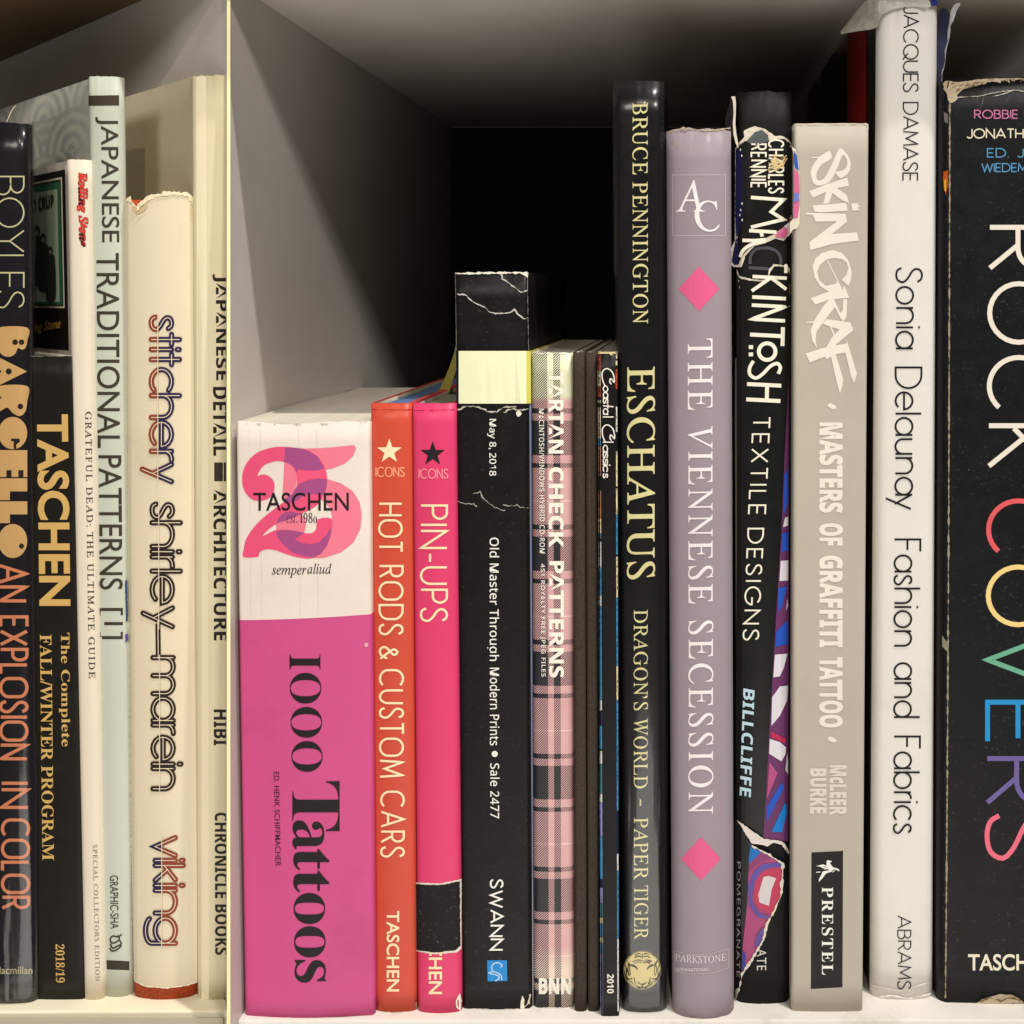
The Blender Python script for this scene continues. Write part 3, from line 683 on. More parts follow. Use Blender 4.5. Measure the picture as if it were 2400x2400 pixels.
strokes(b, 'logo_swan', [smooth(q([(105, 1420), (150, 1405), (200, 1420), (235, 1450), (240, 1490)]), False), smooth(q([(150, 1405), (138, 1370), (150, 1335), (190, 1315), (225, 1325), (243, 1345), (228, 1362)]), False), smooth(q([(175, 1500), (215, 1470), (190, 1440), (120, 1425)]), False)], 2.6, mat((190, 220, 240), .5), .0002, parent=lg)
crease(b, [(1243, 2330), (1239, 2350), (1228, 2362)], 3, BARE); patch(b, 'worn_corner', jag([(1220, 2364), (1221, 2345), (1225, 2333), (1229, 2345), (1229, 2364)], .8), PAPER, .0002)
chips(b, 'b', 1090, 1225, 2, 12); chips(b, 'l', 2200, 2350, 1.2, 6)
# yellow paper band: front sheet, right wing over the neighbour, loose left wing
cat_ = b
bd = thing('paper_band', 'pale yellow paper band wrapped round the black catalogue, its left end flaring back', 'paper band')
ym, ym2 = mat((238, 240, 200), .6, .03), mat((214, 208, 96), .6, .05)
pf = [b.hit(1072, 823, .0004), b.hit(1236.5, 823, .0004), b.hit(1239, 946, .0004), b.hit(1074.5, 947, .0004)]
nseg = 12; V = []; Fc = []
for j, y in enumerate((822.5, 946)):
    for i in range(nseg+1): V.append(b.hit(1075+(1234-1075)*i/nseg, y, .0005+.0006*j*noise.noise(Vector((i*.4, 3, 1)))**2*4))
Fc = [(i, i+nseg+1, i+nseg+2, i+1) for i in range(nseg)]
ob('front_sheet', V, Fc, ym, bd)
pa, pb_ = V[nseg], V[2*nseg+1]; xr = b.xr(.17)+.0006
V = [pa, (xr, b.Y0+.0012, pa.z), (xr+.0004, b.Y0+.105, pa.z), pb_, (xr, b.Y0+.0012, pb_.z), (xr+.0004, b.Y0+.105, pb_.z)]
ob('right_wing', V, [(0, 3, 4, 1), (1, 4, 5, 2)], ym2, bd)
V = []; Fc = []
top = [(1068.5, 808, .004), (1063, 832, .03), (1054, 858, .05), (1042, 888, .06), (1030, 912, .065), (1021, 935, .068)]
bot = [(1070, 856, .004), (1068, 872, .02), (1062, 890, .035), (1056, 910, .045), (1048, 930, .05), (1040, 948, .055)]
for t_, u_ in zip(top, bot): V += [plane_y(t_[0], t_[1], b.Y0+t_[2]), plane_y(u_[0], u_[1], b.Y0+u_[2])]
ob('left_wing', V, [(2*i, 2*i+1, 2*i+3, 2*i+2) for i in range(5)], mat((178, 172, 66), .6, .1), bd, True)
# thin grey blue pamphlet
b = Book('pamphlet', 'very thin grey blue pamphlet between the black catalogue and the pink tartan book', 1239, 1245, 1247.5, 1251, 2358, 946, .11, .0003, 0, hard=False, th=.0002, m=mat((112, 120, 146), .3, .1), jit=.0001)

# --- tartan pattern book
b = Book('book', 'pink and black tartan patterned softcover with yellowish head', 1246, 1343, 1251, 1346, 2363, 827, .12, .0016, .0006, hard=False, th=.0005, m=tartan_mat(), side=mat((150, 30, 50), .5), pages=(176, 170, 156), jit=.0002)
TW = mat((246, 240, 226), .5, .02)
text(b, 'title', 'TARTAN', 'sb', 1286, 1321, 872, 1063, TW, .014); text(b, 'title', 'CHECK', 'sb', 1286, 1321, 1095, 1283, TW, .014); text(b, 'title', 'PATTERNS', 'sb', 1287, 1322, 1315, 1588, TW, .014)
text(b, 'subtitle', 'MACINTOSH/WINDOWS HYBRID CD-ROM', 'ss', 1263, 1275, 958, 1297, TW, .012, 1.15, dx=2)
text(b, 'subtitle', '451 ROYALTY FREE JPEG FILES', 'ss', 1265, 1277, 1321, 1586, TW, .012, 1.15, dx=2)
text(b, 'publisher_name', 'BNN', 'sb', 1263, 1339, 2292, 2330, TW, .02, rot=False)
chips(b, 'b', 1256, 1340, 2, 8, TW); chips(b, 't', 1248, 1335, 3, 5, TW)

# --- two brown slim books
G2 = 'slim dark brown cloth books'
bm_ = mat((74, 63, 54), .8, .12, kind='cloth', bump=.6)
Book('book', 'slim dark brown cloth book right beside the pink tartan spine', 1343, 1370.5, 1347, 1375, 2371, 826, .12, .0011, .0002, m=bm_, pages=(190, 184, 172), jit=.0001, inset=.0006, th=.001, group=G2)
Book('book', 'slim dark brown cloth book beside the narrow black magazine with script lettering', 1371.5, 1399, 1378, 1405, 2371, 826, .12, .0011, .0002, m=bm_, pages=(190, 184, 172), jit=.0001, inset=.0006, th=.001, group=G2)

# --- narrow black magazine with script title
b = Book('magazine', 'narrow black spined magazine with white script title and bright picture edges', 1400.5, 1447, 1408.5, 1451, 2382, 824, .13, .0006, .0002, hard=False, th=.0004, m=mat((19, 17, 17), .4, .1), pages=(170, 162, 145), jit=.0002)
q = lambda pts: cr(1390, 800, 5.68, pts)
SC = mat((246, 240, 228), .5, .02)
C1 = [(240, 566), (222, 540), (228, 500), (248, 505), (280, 545), (283, 500), (262, 420), (215, 372), (165, 366), (122, 415), (124, 500), (150, 575), (165, 592)]
strokes(b, 'title', [smooth(q(C1), False), smooth(q([(x+3, y+750) for x, y in C1]), False)], 2.7, SC, cap=True)
stext(b, 'title', 'oasta', 1412.5, 1438, 903, 972, 2.5, SC, h=.46, gap=.06, cap=True, dx=.5, slant=2); stext(b, 'title', 'l', 1412.5, 1438.5, 976, 979, 2.5, SC, cap=True)
stext(b, 'title', 'l', 1412.5, 1438.5, 1035, 1038, 2.5, SC, cap=True)
stext(b, 'title', 'assic', 1412.5, 1436, 1042, 1106, 2.5, SC, h=.48, gap=.06, cap=True, slant=2); stext(b, 'title', 's', 1412.5, 1436, 1109, 1121, 2.5, SC, h=.48, cap=True)
text(b, 'issue_year', '2010', 'sb', 1423, 1438.5, 2283, 2328, SC)
patch(b, 'cover_wrap', jag([(1401.5, 824.5), (1446.5, 824.5), (1446, 829), (1437, 829), (1433, 834), (1427, 829), (1402, 829)], .3), mat((222, 204, 150), .6), .00009)
pal = {'r': (196, 78, 62), 'c': (228, 212, 174), 'b': (70, 140, 184), 'n': (24, 36, 62), 'w': (214, 214, 214), 'o': (178, 128, 96), 't': (64, 120, 130), 'l': (140, 142, 196), 'k': (30, 26, 26)}
def strip(xa, xb, seq, nm='picture_edge'):
    for y0, y1, c in seq:
        f = lambda x, y: x+(y-824)/1558*6.5*(1 if x < 1425 else .6)
        patch(b, nm, jag([(f(xa, y0), y0), (f(xb, y0), y0), (f(xb, y1), y1), (f(xa, y1), y1)], .35), mat(pal[c], .4, .2), .00009)
strip(1401.2, 1407, [(829, 868, 'r'), (869, 905, 'c'), (906, 930, 'r'), (938, 944, 'c'), (955, 1028, 'c'), (1029, 1045, 'b'), (1046, 1115, 'o'), (1150, 1215, 'o'), (1216, 1250, 'c'), (1251, 1262, 'b'), (1270, 1330, 'w'), (1331, 1395, 'b'), (1396, 1420, 'w'), (1421, 1640, 'b'), (1641, 1665, 'w'), (1666, 1700, 'n'), (1701, 1755, 'b'), (1760, 1790, 'w'), (1791, 1860, 't'), (1861, 1880, 'w'), (1881, 1960, 'l'), (1961, 2060, 'b'), (2061, 2080, 'n'), (2081, 2117, 'l'), (2118, 2150, 't'), (2151, 2164, 'c'), (2165, 2196, 'b'), (2197, 2210, 'c'), (2211, 2235, 'b'), (2236, 2375, 'l')])
strip(1443.2, 1446.6, [(830, 840, 'c'), (845, 856, 'c'), (865, 911, 'r'), (953, 1012, 'w'), (1058, 1140, 'c'), (1145, 1205, 'c'), (1206, 1300, 'b'), (1305, 1400, 'c'), (1401, 1560, 'b'), (1561, 1640, 'c'), (1641, 1900, 'b'), (1901, 2000, 'n'), (2001, 2040, 'w'), (2041, 2200, 'b'), (2201, 2370, 'w')])

# --- black glossy hardcover in plastic
b = Book('book', 'tall glossy black hardcover in clear plastic with pale yellow serif title and tiger disc', 1437, 1557, 1458, 1562, 2373, 190, .19, .0022, .0012, m=mat((15, 15, 18), .3, .15, coat=.5, dirt=0), jit=.0002, sleeve=True, pages=(120, 112, 98))
text(b, 'author_name', 'BRUCE', 'rm', 1482, 1518.5, 240, 409, YEL, .003, 1.06); text(b, 'author_name', 'PENNINGTON', 'rm', 1482, 1518.5, 426, 758, YEL, .003, 1.04, dx=1)
text(b, 'title', 'ESCHATUS', 'rm', 1469, 1535.5, 859, 1358, YEL, .006, dx=0)
text(b, 'subtitle', 'DRAGON’S', 'rm', 1485, 1518.5, 1429, 1665, YEL, .001, 1.03); text(b, 'subtitle', 'WORLD', 'rm', 1485, 1518.5, 1683, 1848, YEL, .001, 1.03)
strokes(b, 'subtitle', [[(1501, 1873), (1501, 1889)]], 3, YEL)
text(b, 'publisher_name', 'PAPER', 'rm', 1486, 1519.5, 1916, 2062, YEL, .001, 1.03); text(b, 'publisher_name', 'TIGER', 'rm', 1486, 1519.5, 2075, 2202, YEL, .001, 1.03)
q = lambda pts: cr(1440, 2200, 6.44, pts)
td = patch(b, 'tiger_disc', q(disc(420, 475, 284, 296, 40)), mat((190, 176, 124), .5, .05), .00010)
patch(b, 'tiger_disc', q(disc(420, 475, 276, 288, 40)), mat((60, 54, 40), .5, .05), .00013, parent=td)
patch(b, 'tiger_disc', q(disc(420, 475, 268, 280, 40)), mat((236, 218, 150), .5, .05), .00016, parent=td)
tg = []
half = [[(235, 390), (270, 415), (320, 425), (350, 470)], [(250, 400), (300, 400), (335, 440)], [(225, 360), (235, 480), (240, 550)], [(190, 330), (215, 390), (200, 470), (225, 560)], [(160, 380), (185, 470), (180, 560), (240, 660)], [(300, 580), (305, 650), (330, 690)],
        [(355, 655), (385, 680), (418, 695)], [(300, 290), (350, 265), (405, 275)], [(310, 250), (360, 225), (400, 235)], [(275, 350), (330, 325), (390, 325), (418, 345)], [(300, 375), (350, 350), (400, 365)], [(180, 590), (230, 610), (270, 600)], [(250, 640), (300, 700), (380, 730)], [(150, 480), (165, 560), (205, 630)], [(230, 260), (270, 235)], [(340, 745), (418, 738)]]
for p in half: tg.append(smooth(q(p), False, 3)); tg.append(smooth(q([(840-x, y) for x, y in p]), False, 3))
tg.append(q([(420, 690), (420, 745)])); tg.append(q([(420, 225), (420, 300)]))
strokes(b, 'tiger_face', tg, 2.1, mat((52, 44, 30), .5), .0002, parent=td, vary=.5)
for sx in (1, -1): patch(b, 'tiger_face', q([(420+sx*(x-420), y) for x, y in [(245, 395), (300, 400), (345, 450), (350, 475), (300, 430), (260, 415)]]), mat((52, 44, 30), .5), .00022, parent=td)

# --- mauve art history book
b = Book('book', 'mauve grey jacketed hardcover with two pink diamonds and white serif title', 1561, 1714, 1575, 1721, 2388, 303, .20, .0030, .0032, m=mat((156, 143, 151), .42, .05, dirt=.10), jit=.0007, pages=(200, 190, 172))
vw = mat((240, 234, 236), .5, .14); pk = mat((226, 96, 142), .5, .05)
strokes(b, 'logo_frame', [box_outline(1576, 1700, 410, 552)], 1.3, mat((206, 198, 204), .5))
text(b, 'logo_letters', 'A', 'rm', 1585, 1651, 422, 496, vw, .002, rot=False); text(b, 'logo_letters', 'C', 'rm', 1628, 1687, 470, 543, vw, .002, rot=False, lift=.0002)
for cx, cy, rx, ry in ((1638.5, 677, 48, 52), (1643, 2013, 47, 51)): patch(b, 'diamond', [(cx, cy-ry), (cx+rx, cy), (cx, cy+ry), (cx-rx, cy)], pk)
text(b, 'title', 'THE', 'rm', 1612, 1670, 793, 961, vw, .002, 1.15); text(b, 'title', 'VIENNESE', 'rm', 1612, 1671, 998, 1415, vw, .002, 1.12, dx=.5)
text(b, 'title', 'SECESSION', 'rm', 1613, 1672, 1454, 1907, vw, .002, 1.12)
q = lambda pts: cr(1440, 2200, 6.44, pts)
strokes(b, 'imprint_frame', [smooth(q([(905, 182), (1150, 238), (1440, 226), (1725, 150)]), False)+smooth(q([(1722, 440), (1500, 508), (1280, 528), (1080, 522), (910, 486)]), False)+q([(905, 182)])], 1.2, mat((200, 190, 190), .5))
text(b, 'publisher_name', 'PARKSTONE', 'rm', 1582, 1703, 2234, 2251, mat((222, 214, 216), .5), .004, rot=False, sag=6, lift=.00039)
text(b, 'publisher_name', 'INTERNATIONAL', 'sb', 1583, 1661, 2267, 2275, mat((210, 202, 204), .5), .0, rot=False, sag=2, lift=.00039)
chips(b, 't', 1565, 1700, 4, 8, mat((170, 150, 130), .8)); chips(b, 'b', 1590, 1710, 2, 8, mat((220, 186, 172), .8)); chips(b, 'r', 750, 1300, 2.5, 16, mat((132, 120, 105), .8))
crease(b, [(1563, 312), (1600, 300), (1660, 306), (1712, 300)], 3, mat((196, 176, 156), .8), amp=1.5)
crease(b, [(1573, 330), (1590, 343)], 2, mat((190, 165, 145), .8), amp=1)

# --- black hardcover with torn jacket
b = Book('book', 'black cloth hardcover in a badly torn black jacket with white lettering and patterned strip', 1727, 1856, 1723, 1850, 2353, 215, .19, .0022, .0014, m=mat((17, 17, 18), .62, .2, bump=.5, kind='cloth'), jit=.0003, pages=(110, 104, 92)); MKB = b
jk = mat((21, 22, 21), .34, .12, coat=.15); JW = mat((242, 236, 216), .5, .02); TP = mat((226, 216, 196), .8, .08)
q = lambda pts: cr(1700, 200, 4.295, pts)
up = [(105, 640), (140, 600), (215, 545), (300, 530), (430, 545), (520, 530), (600, 535), (670, 600), (700, 650), (735, 760), (745, 900), (748, 1280), (735, 1380), (700, 1440), (600, 1540), (500, 1530), (400, 1570), (300, 1600), (200, 1690), (150, 1760), (140, 1840), (60, 1800), (75, 1650), (100, 1560), (92, 1300), (98, 900)]
patch(b, 'jacket_torn_edge', jag(q([(100, 635), (135, 580), (190, 520), (185, 455), (290, 410), (400, 440), (500, 510), (560, 505), (640, 550), (705, 640), (722, 700), (680, 1400), (720, 1420), (620, 1530), (580, 1565), (500, 1540), (400, 1590), (290, 1620), (200, 1720), (165, 1830), (90, 1830), (45, 1800), (60, 1640), (95, 1560)]), .8), TP, .00045)
jacket = patch(b, 'jacket_upper', jag(q([(112, 640), (140, 605), (200, 560), (300, 565), (430, 560), (520, 540), (600, 540), (655, 590), (690, 640), (692, 900), (685, 1300), (640, 1380), (500, 1490), (400, 1540), (290, 1595), (200, 1680), (145, 1760), (135, 1800), (90, 1815), (65, 1770), (85, 1640), (110, 1540), (100, 1300), (105, 900)]), .5), jk, .0007)
patch(b, 'jacket_upper', q([(215, 560), (300, 470), (370, 450), (430, 500), (440, 560), (330, 600), (250, 590)]), mat((92, 96, 100), .25, .3), .0009, parent=jacket)
patch(b, 'jacket_pattern', q([(105, 640), (165, 640), (172, 1300), (160, 1400), (130, 1530), (130, 1800), (92, 1812), (66, 1770), (86, 1640), (108, 1540), (98, 1300)]), mat((26, 30, 74), .3), .0009, parent=jacket)
for x, y in ((153, 648), (165, 708), (168, 1190), (155, 1255), (146, 1305), (170, 1355), (118, 1530), (112, 1580), (100, 1680), (105, 1735)): patch(b, 'jacket_pattern', q(disc(x, y, 6, 13, 8)), JW, .0011, parent=jacket)
patch(b, 'jacket_pattern', q([(692, 660), (720, 700), (735, 800), (738, 860), (700, 830), (692, 780)]), mat((52, 92, 176), .4), .0009, parent=jacket)
patch(b, 'jacket_pattern', q([(692, 840), (738, 870), (748, 1050), (745, 1240), (700, 1330), (740, 1260), (735, 1380), (640, 1470), (600, 1540), (500, 1525), (530, 1480), (640, 1380), (685, 1300)]), mat((214, 108, 152), .4, .15), .0009, parent=jacket)
patch(b, 'jacket_pattern', q([(690, 1080), (742, 1090), (740, 1160), (690, 1180)]), mat((110, 130, 205), .4), .0011, parent=jacket)
patch(b, 'jacket_pattern', q([(735, 1260), (748, 1290), (745, 1420), (715, 1445), (690, 1440), (725, 1370)]), TP, .0011, parent=jacket)
patch(b, 'jacket_pattern', q([(590, 1420), (680, 1350), (660, 1390), (610, 1440)]), mat((230, 220, 226), .5), .0011, parent=jacket)
stext(b, 'author_name', 'RENNIE', 1759, 1797, 336, 441, 4.0, JW, gap=.36, lift=.0009)
stext(b, 'author_name', 'CHARLES', 1800, 1838, 326, 454, 4.0, JW, gap=.3, lift=.0009)
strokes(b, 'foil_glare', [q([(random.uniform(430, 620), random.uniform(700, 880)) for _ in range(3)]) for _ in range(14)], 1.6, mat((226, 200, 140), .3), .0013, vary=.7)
strokes(b, 'title', [q([(258, 1128), (585, 1152), (462, 1272), (585, 1350), (258, 1428)]), q([(240, 1462), (515, 1478)]), q([(360, 1478), (372, 1522)]), smooth(q([(172, 1560), (300, 1562), (405, 1552)]), False), smooth(q([(400, 1570), (270, 1600), (180, 1660), (150, 1730)]), False)], 8.0, JW, .001)
# blind stamped C on the cloth
strokes(b, 'cloth_lettering', [smooth(q([(248, 1800), (255, 1720), (300, 1655), (400, 1635), (500, 1660), (550, 1720), (560, 1800)]), False), q([(235, 1835), (470, 1850)])], 7.0, mat((78, 76, 84), .6), .00012)
# main jacket
main = [(1727, 560), (1731, 577), (1760, 585), (1775, 583), (1798, 570), (1812, 555), (1838, 556), (1848, 560), (1852, 640), (1848, 900), (1847, 1300), (1846, 1965), (1845, 1990), (1838, 1985), (1830, 1972), (1800, 1975), (1760, 1940), (1728, 1922), (1724, 1700)]
patch(b, 'jacket_torn_edge', jag([(1726, 630), (1733, 647), (1760, 654), (1788, 656), (1799, 651), (1802, 632), (1813, 618), (1838, 622), (1843, 617), (1851, 630), (1851, 690), (1735, 690)], 1.), TP, .00035)
jl = patch(b, 'jacket_spine', jag([(1727, 640), (1733, 652), (1760, 658), (1790, 660), (1802, 655), (1806, 636), (1816, 624), (1842, 626), (1851, 640), (1851, 900), (1849, 1300), (1847, 1975), (1830, 1970), (1800, 1970), (1760, 1940), (1728, 1922), (1725, 1700)], .6), jk, .0005)
patch(b, 'jacket_torn_edge', [(1722.5, 1000), (1723, 840), (1726, 840), (1727, 1300), (1725, 1500)], mat((120, 116, 100), .8), .0006)
pm = mat((104, 52, 98), .38, .2)
q3 = lambda pts: [(min(x, 1847.5), y) for x, y in cr(1750, 1250, 2.76, pts)]
ps_ = patch(b, 'jacket_pattern', [(1848, 880), (1848.5, 1300), (1847, 1972), (1822, 1970), (1789, 1967), (1790, 1950), (1812, 1560), (1831, 1250), (1842, 1000)], pm, .0007)
for pts, c in (([(220, 178), (270, 175), (268, 305), (213, 308)], 'W'), ([(183, 785), (265, 778), (240, 870), (215, 925), (172, 932)], 'W'), ([(165, 1060), (215, 990), (268, 985), (262, 1080), (215, 1180), (160, 1245)], 'W'), ([(150, 1330), (215, 1350), (255, 1385), (250, 1430), (225, 1475), (145, 1425)], 'W'), ([(262, 1420), (268, 1470), (268, 1560), (250, 1530)], 'W'), ([(262, 420), (268, 470), (255, 500)], 'W'),
               ([(228, 0), (268, -10), (268, 110), (225, 122)], 'B'), ([(205, 355), (262, 345), (230, 470), (202, 515)], 'B'), ([(190, 640), (265, 560), (268, 715), (187, 735)], 'B'), ([(130, 1770), (225, 1610), (245, 1640), (130, 1870)], 'B'), ([(250, 1740), (262, 1800), (230, 1932), (160, 1932)], 'C'), ([(148, 1480), (200, 1550), (130, 1720)], 'M'), ([(160, 1280), (255, 1330), (250, 1360), (155, 1320)], 'R'), ([(245, -380), (268, -420), (268, -200), (240, -120)], 'B'), ([(248, -100), (268, -110), (268, -50), (235, -40)], 'W')):
    patch(b, 'jacket_pattern', q3(pts), mat({'W': (216, 212, 220), 'B': (38, 82, 186), 'C': (20, 118, 198), 'M': (176, 80, 128), 'R': (180, 44, 84)}[c], .38, .1), .0009, parent=ps_)
def ml(name, ch, x0, x1, y0, y1, wd=8.6): return stext(b, name, ch, x0, x1, y0, y1, wd, JW, lift=.0008)
strokes(b, 'title', [[(1764, 648), (1844, 652)], [(1842, 640), (1842, 620)], [(1806, 650), (1843, 678)], [(1808, 650), (1762, 682)]], 8, JW, .0008)
strokes(b, 'title', [[(1763, 696), (1842, 700)]], 8.4, JW, .0008)
strokes(b, 'title', [[(1762, 715), (1841, 719), (1762, 748), (1840, 752)]], 8.2, JW, .0008)
strokes(b, 'title', [[(1835, 767), (1834, 811)], [(1758, 784), (1835, 788)]], 9, JW, .0008)
strokes(b, 'title', [disc(1798, 824, 19.5, 19.5, 30)+[disc(1798, 824, 19.5)[0]]], 9, JW, .0008)
for y in (813, 830): patch(b, 'title', [(1755, y-4), (1765, y-4), (1765, y+5), (1755, y+5)], JW, .0008)
strokes(b, 'title', [smooth([(1766, 846), (1757, 862), (1758, 878), (1772, 886), (1788, 876), (1806, 858), (1822, 852), (1829, 862), (1824, 876)], False, 4)], 8, JW, .0008)
strokes(b, 'title', [[(1751, 900), (1831, 904)], [(1749, 936), (1829, 940)], [(1798, 903), (1797, 938)]], 9, JW, .0008)
stext(b, 'subtitle', 'TEXTILE', 1764, 1806, 976, 1207, 3.8, JW, gap=.34, dx=-11, lift=.0008)
stext(b, 'subtitle', 'DESIGNS', 1752, 1791, 1237, 1502, 3.8, JW, gap=.34, dx=-12, lift=.0008)
text(b, 'author_name', 'BILLCLIFFE', 'sb', 1742, 1769, 1613, 1864, mat((186, 214, 226), .5), .004, dx=-9, lift=.0008, shear=-5)
q = lambda pts: cr(1700, 1880, 3.867, pts)
lo = patch(b, 'jacket_lower', jag(q([(86, 150), (107, 163), (170, 280), (235, 385), (222, 500), (205, 900), (160, 1350), (152, 1560), (130, 1680), (95, 1690), (88, 1500), (86, 700)]), .5), jk, .0005)
patch(b, 'jacket_torn_edge', jag(q([(107, 163), (345, 332), (510, 352), (545, 385), (582, 455), (572, 472), (540, 430), (515, 390), (440, 366), (375, 405), (340, 385), (240, 375), (190, 300)]), .8), mat((222, 212, 204), .7), .001)
pt = patch(b, 'jacket_pattern', q([(232, 375), (240, 395), (400, 475), (520, 560), (505, 850), (440, 990), (370, 1100), (330, 1250), (240, 1430), (150, 1560), (155, 1350), (200, 900), (215, 500)]), mat((172, 76, 122), .4, .15), .0007)
for pi_, (pts, c) in enumerate((([(232, 378), (240, 395), (325, 455), (215, 560), (215, 500)], (30, 112, 190)), ([(325, 455), (400, 475), (430, 500), (290, 560), (215, 640), (215, 560)], (140, 66, 112)), ([(340, 560), (515, 545), (512, 600), (430, 595), (300, 700), (250, 800), (245, 900), (300, 1000), (400, 1040), (385, 1060), (290, 1040), (215, 930), (205, 760), (260, 620)], (98, 82, 160)),
               ([(400, 600), (512, 590), (505, 850), (430, 1000), (380, 1010), (290, 950), (252, 840), (270, 720), (330, 630)], (190, 62, 92)), ([(345, 680), (390, 668), (460, 690), (420, 790), (395, 940), (310, 910), (298, 840)], (214, 206, 206)), ([(158, 1340), (185, 1390), (180, 1490), (152, 1550)], (44, 70, 160)), ([(330, 1140), (355, 1150), (340, 1230), (290, 1310), (265, 1300), (275, 1220)], (104, 76, 150)))):
    patch(b, 'jacket_pattern', q(pts), mat(c, .4, .1), .0008+.00004*pi_, parent=pt)
crease(b, q([(240, 395), (400, 478), (520, 560), (515, 700), (505, 850), (440, 990), (380, 1100), (345, 1250), (240, 1430), (150, 1560), (135, 1650), (120, 1720)]), 4.0, TP, 'jacket_torn_edge', 1.5, .0012)
text(b, 'publisher_name', 'POMEGRANATE', 'ss', 1727.5, 1736, 2020, 2290, mat((150, 146, 140), .6), .0, 1.1, dx=-2, lift=.0008)
text(b, 'publisher_name', 'ATE', 'pl', 1774, 1796, 2224, 2274, mat((214, 208, 198), .5), .0, 1.1, lift=.0003)
patch(b, 'jacket_torn_edge', jag(q([(95, 1680), (128, 1680), (120, 1720), (98, 1790), (90, 1790)]), .6), TP, .0004)
# torn flap standing off the upper left corner
V = []
for (x, y, d1), (x2, y2, d2) in (((1712, 226, .012), (1722, 226, 0)), ((1706, 258, .016), (1722.5, 262, 0)), ((1698, 280, .02), (1721, 300, 0)), ((1702, 300, .015), (1722, 322, 0)), ((1712, 318, .01), (1727, 345, 0))):
    V += [plane_y(x, y, b.Y0+.003+d1), plane_y(x2, y2, b.Y0+.0005+d2)]
ob('jacket_flap', V, [(2*i, 2*i+1, 2*i+3, 2*i+2) for i in range(4)], mat((84, 84, 88), .25, .3), b.root, True)
V = []
for x, y, wd in ((1714, 226, 9), (1718, 240, 7), (1719.5, 265, 5), (1717.5, 290, 6), (1719, 315, 7), (1724, 335, 6), (1729, 346, 2)):
    V += [plane_y(x, y, b.Y0-.0004), plane_y(x+wd, y, b.Y0-.0006)]
ob('jacket_torn_edge', V, [(2*i, 2*i+1, 2*i+3, 2*i+2) for i in range(6)], TP, b.root)

# --- beige book
b = Book('book', 'beige hardcover with pale graffiti lettering and black label near its foot', 1861, 2036, 1854, 2022, 2371, 289, .20, .0013, .0004, m=mat((190, 181, 166), .5, .04, dirt=.2), jit=.0001, pages=(180, 170, 150), th=.002)
gr = mat((240, 232, 218), .5, .04)
q = lambda pts: cr(1850, 330, 6.44, pts)
GL = [[(345, 240), (460, 235), (600, 150), (635, 265), (500, 350), (430, 440), (405, 540), (440, 600), (520, 570), (600, 440), (680, 270), (760, 110), (860, 190), (925, 320), (900, 470), (790, 560), (740, 540), (700, 470), (820, 440), (875, 350), (850, 250), (795, 225), (730, 400), (650, 560), (560, 650), (400, 670), (335, 560), (330, 430), (400, 300), (430, 265), (350, 258)],
      [(300, 760), (600, 640), (875, 555), (900, 680), (720, 712), (860, 810), (905, 940), (800, 900), (650, 790), (600, 940), (510, 955), (555, 770), (355, 858)], [(350, 975), (860, 935), (880, 1055), (480, 1080), (380, 1070)], [(935, 945), (1050, 940), (1030, 960), (1070, 990), (1030, 1010), (1065, 1050), (950, 1055)],
      [(245, 1085), (850, 1100), (870, 1220), (650, 1405), (1020, 1380), (1048, 1505), (640, 1560), (315, 1650), (300, 1530), (720, 1215), (400, 1220), (355, 1120), (250, 1110)]]
for i, p in enumerate(GL): patch(b, 'title', smooth(q(p), True, 3) if i == 0 else q(p), gr, .00012+i*.00002)
q = lambda pts: cr(1850, 600, 5.52, pts)
GL = [[(300, 130), (340, 30), (420, -40), (560, -80), (680, -40), (760, 50), (805, 190), (800, 300), (765, 385), (680, 310), (740, 240), (765, 160), (740, 80), (680, 40), (580, 25), (480, 45), (400, 110), (360, 200), (385, 310), (470, 385), (600, 360), (620, 330), (485, 60), (500, 55), (690, 440), (710, 375), (775, 540), (520, 565), (335, 628), (275, 545), (510, 460), (400, 390), (330, 280)],
      [(520, 560), (440, 650), (330, 820), (275, 960), (300, 1100), (360, 1190), (340, 1100), (350, 980), (480, 800), (590, 660), (660, 800), (700, 850), (740, 780), (748, 556), (700, 556), (690, 700), (660, 740), (580, 560)], [(430, 870), (480, 815), (790, 860), (828, 960), (620, 1130), (560, 1200), (470, 1190), (560, 1040), (650, 950), (500, 905)], [(525, 915), (575, 1035), (592, 1020), (545, 912)], [(220, 855), (322, 842), (322, 862), (230, 870)],
      [(210, 1260), (470, 1180), (740, 1130), (740, 1075), (875, 1525), (835, 1645), (800, 1560), (725, 1250), (600, 1270), (695, 1590), (690, 1660), (655, 1780), (610, 1620), (540, 1300), (480, 1340), (465, 1300), (265, 1378)]]
for i, p in enumerate(GL): patch(b, 'title', q(p), gr, .00012+i*.00002)
for s_, y0, y1 in (('MASTERS', 990, 1202), ('OF', 1226, 1279), ('GRAFFITI', 1302, 1517), ('TATTOO', 1540, 1705)): text(b, 'subtitle', s_, 'sb', 1920, 1975.5, y0, y1, gr, .026)
for cy in (952, 1733): patch(b, 'bullet', [(1940, cy-2), (1946, cy-7), (1958, cy-1), (1960, cy+4), (1953, cy+7), (1944, cy+3)], gr, sm=True)
text(b, 'author_name', 'McLEER', 'sb', 1944, 1984, 1793, 1911, mat((226, 218, 204), .5), .03); text(b, 'author_name', 'BURKE', 'sb', 1898, 1937, 1801, 1907, mat((226, 218, 204), .5), .03)
lb = patch(b, 'black_label', [(1902, 1998), (1976, 1994.5), (1974.5, 2314), (1900.5, 2318)], mat((34, 29, 28), .5), .00012)
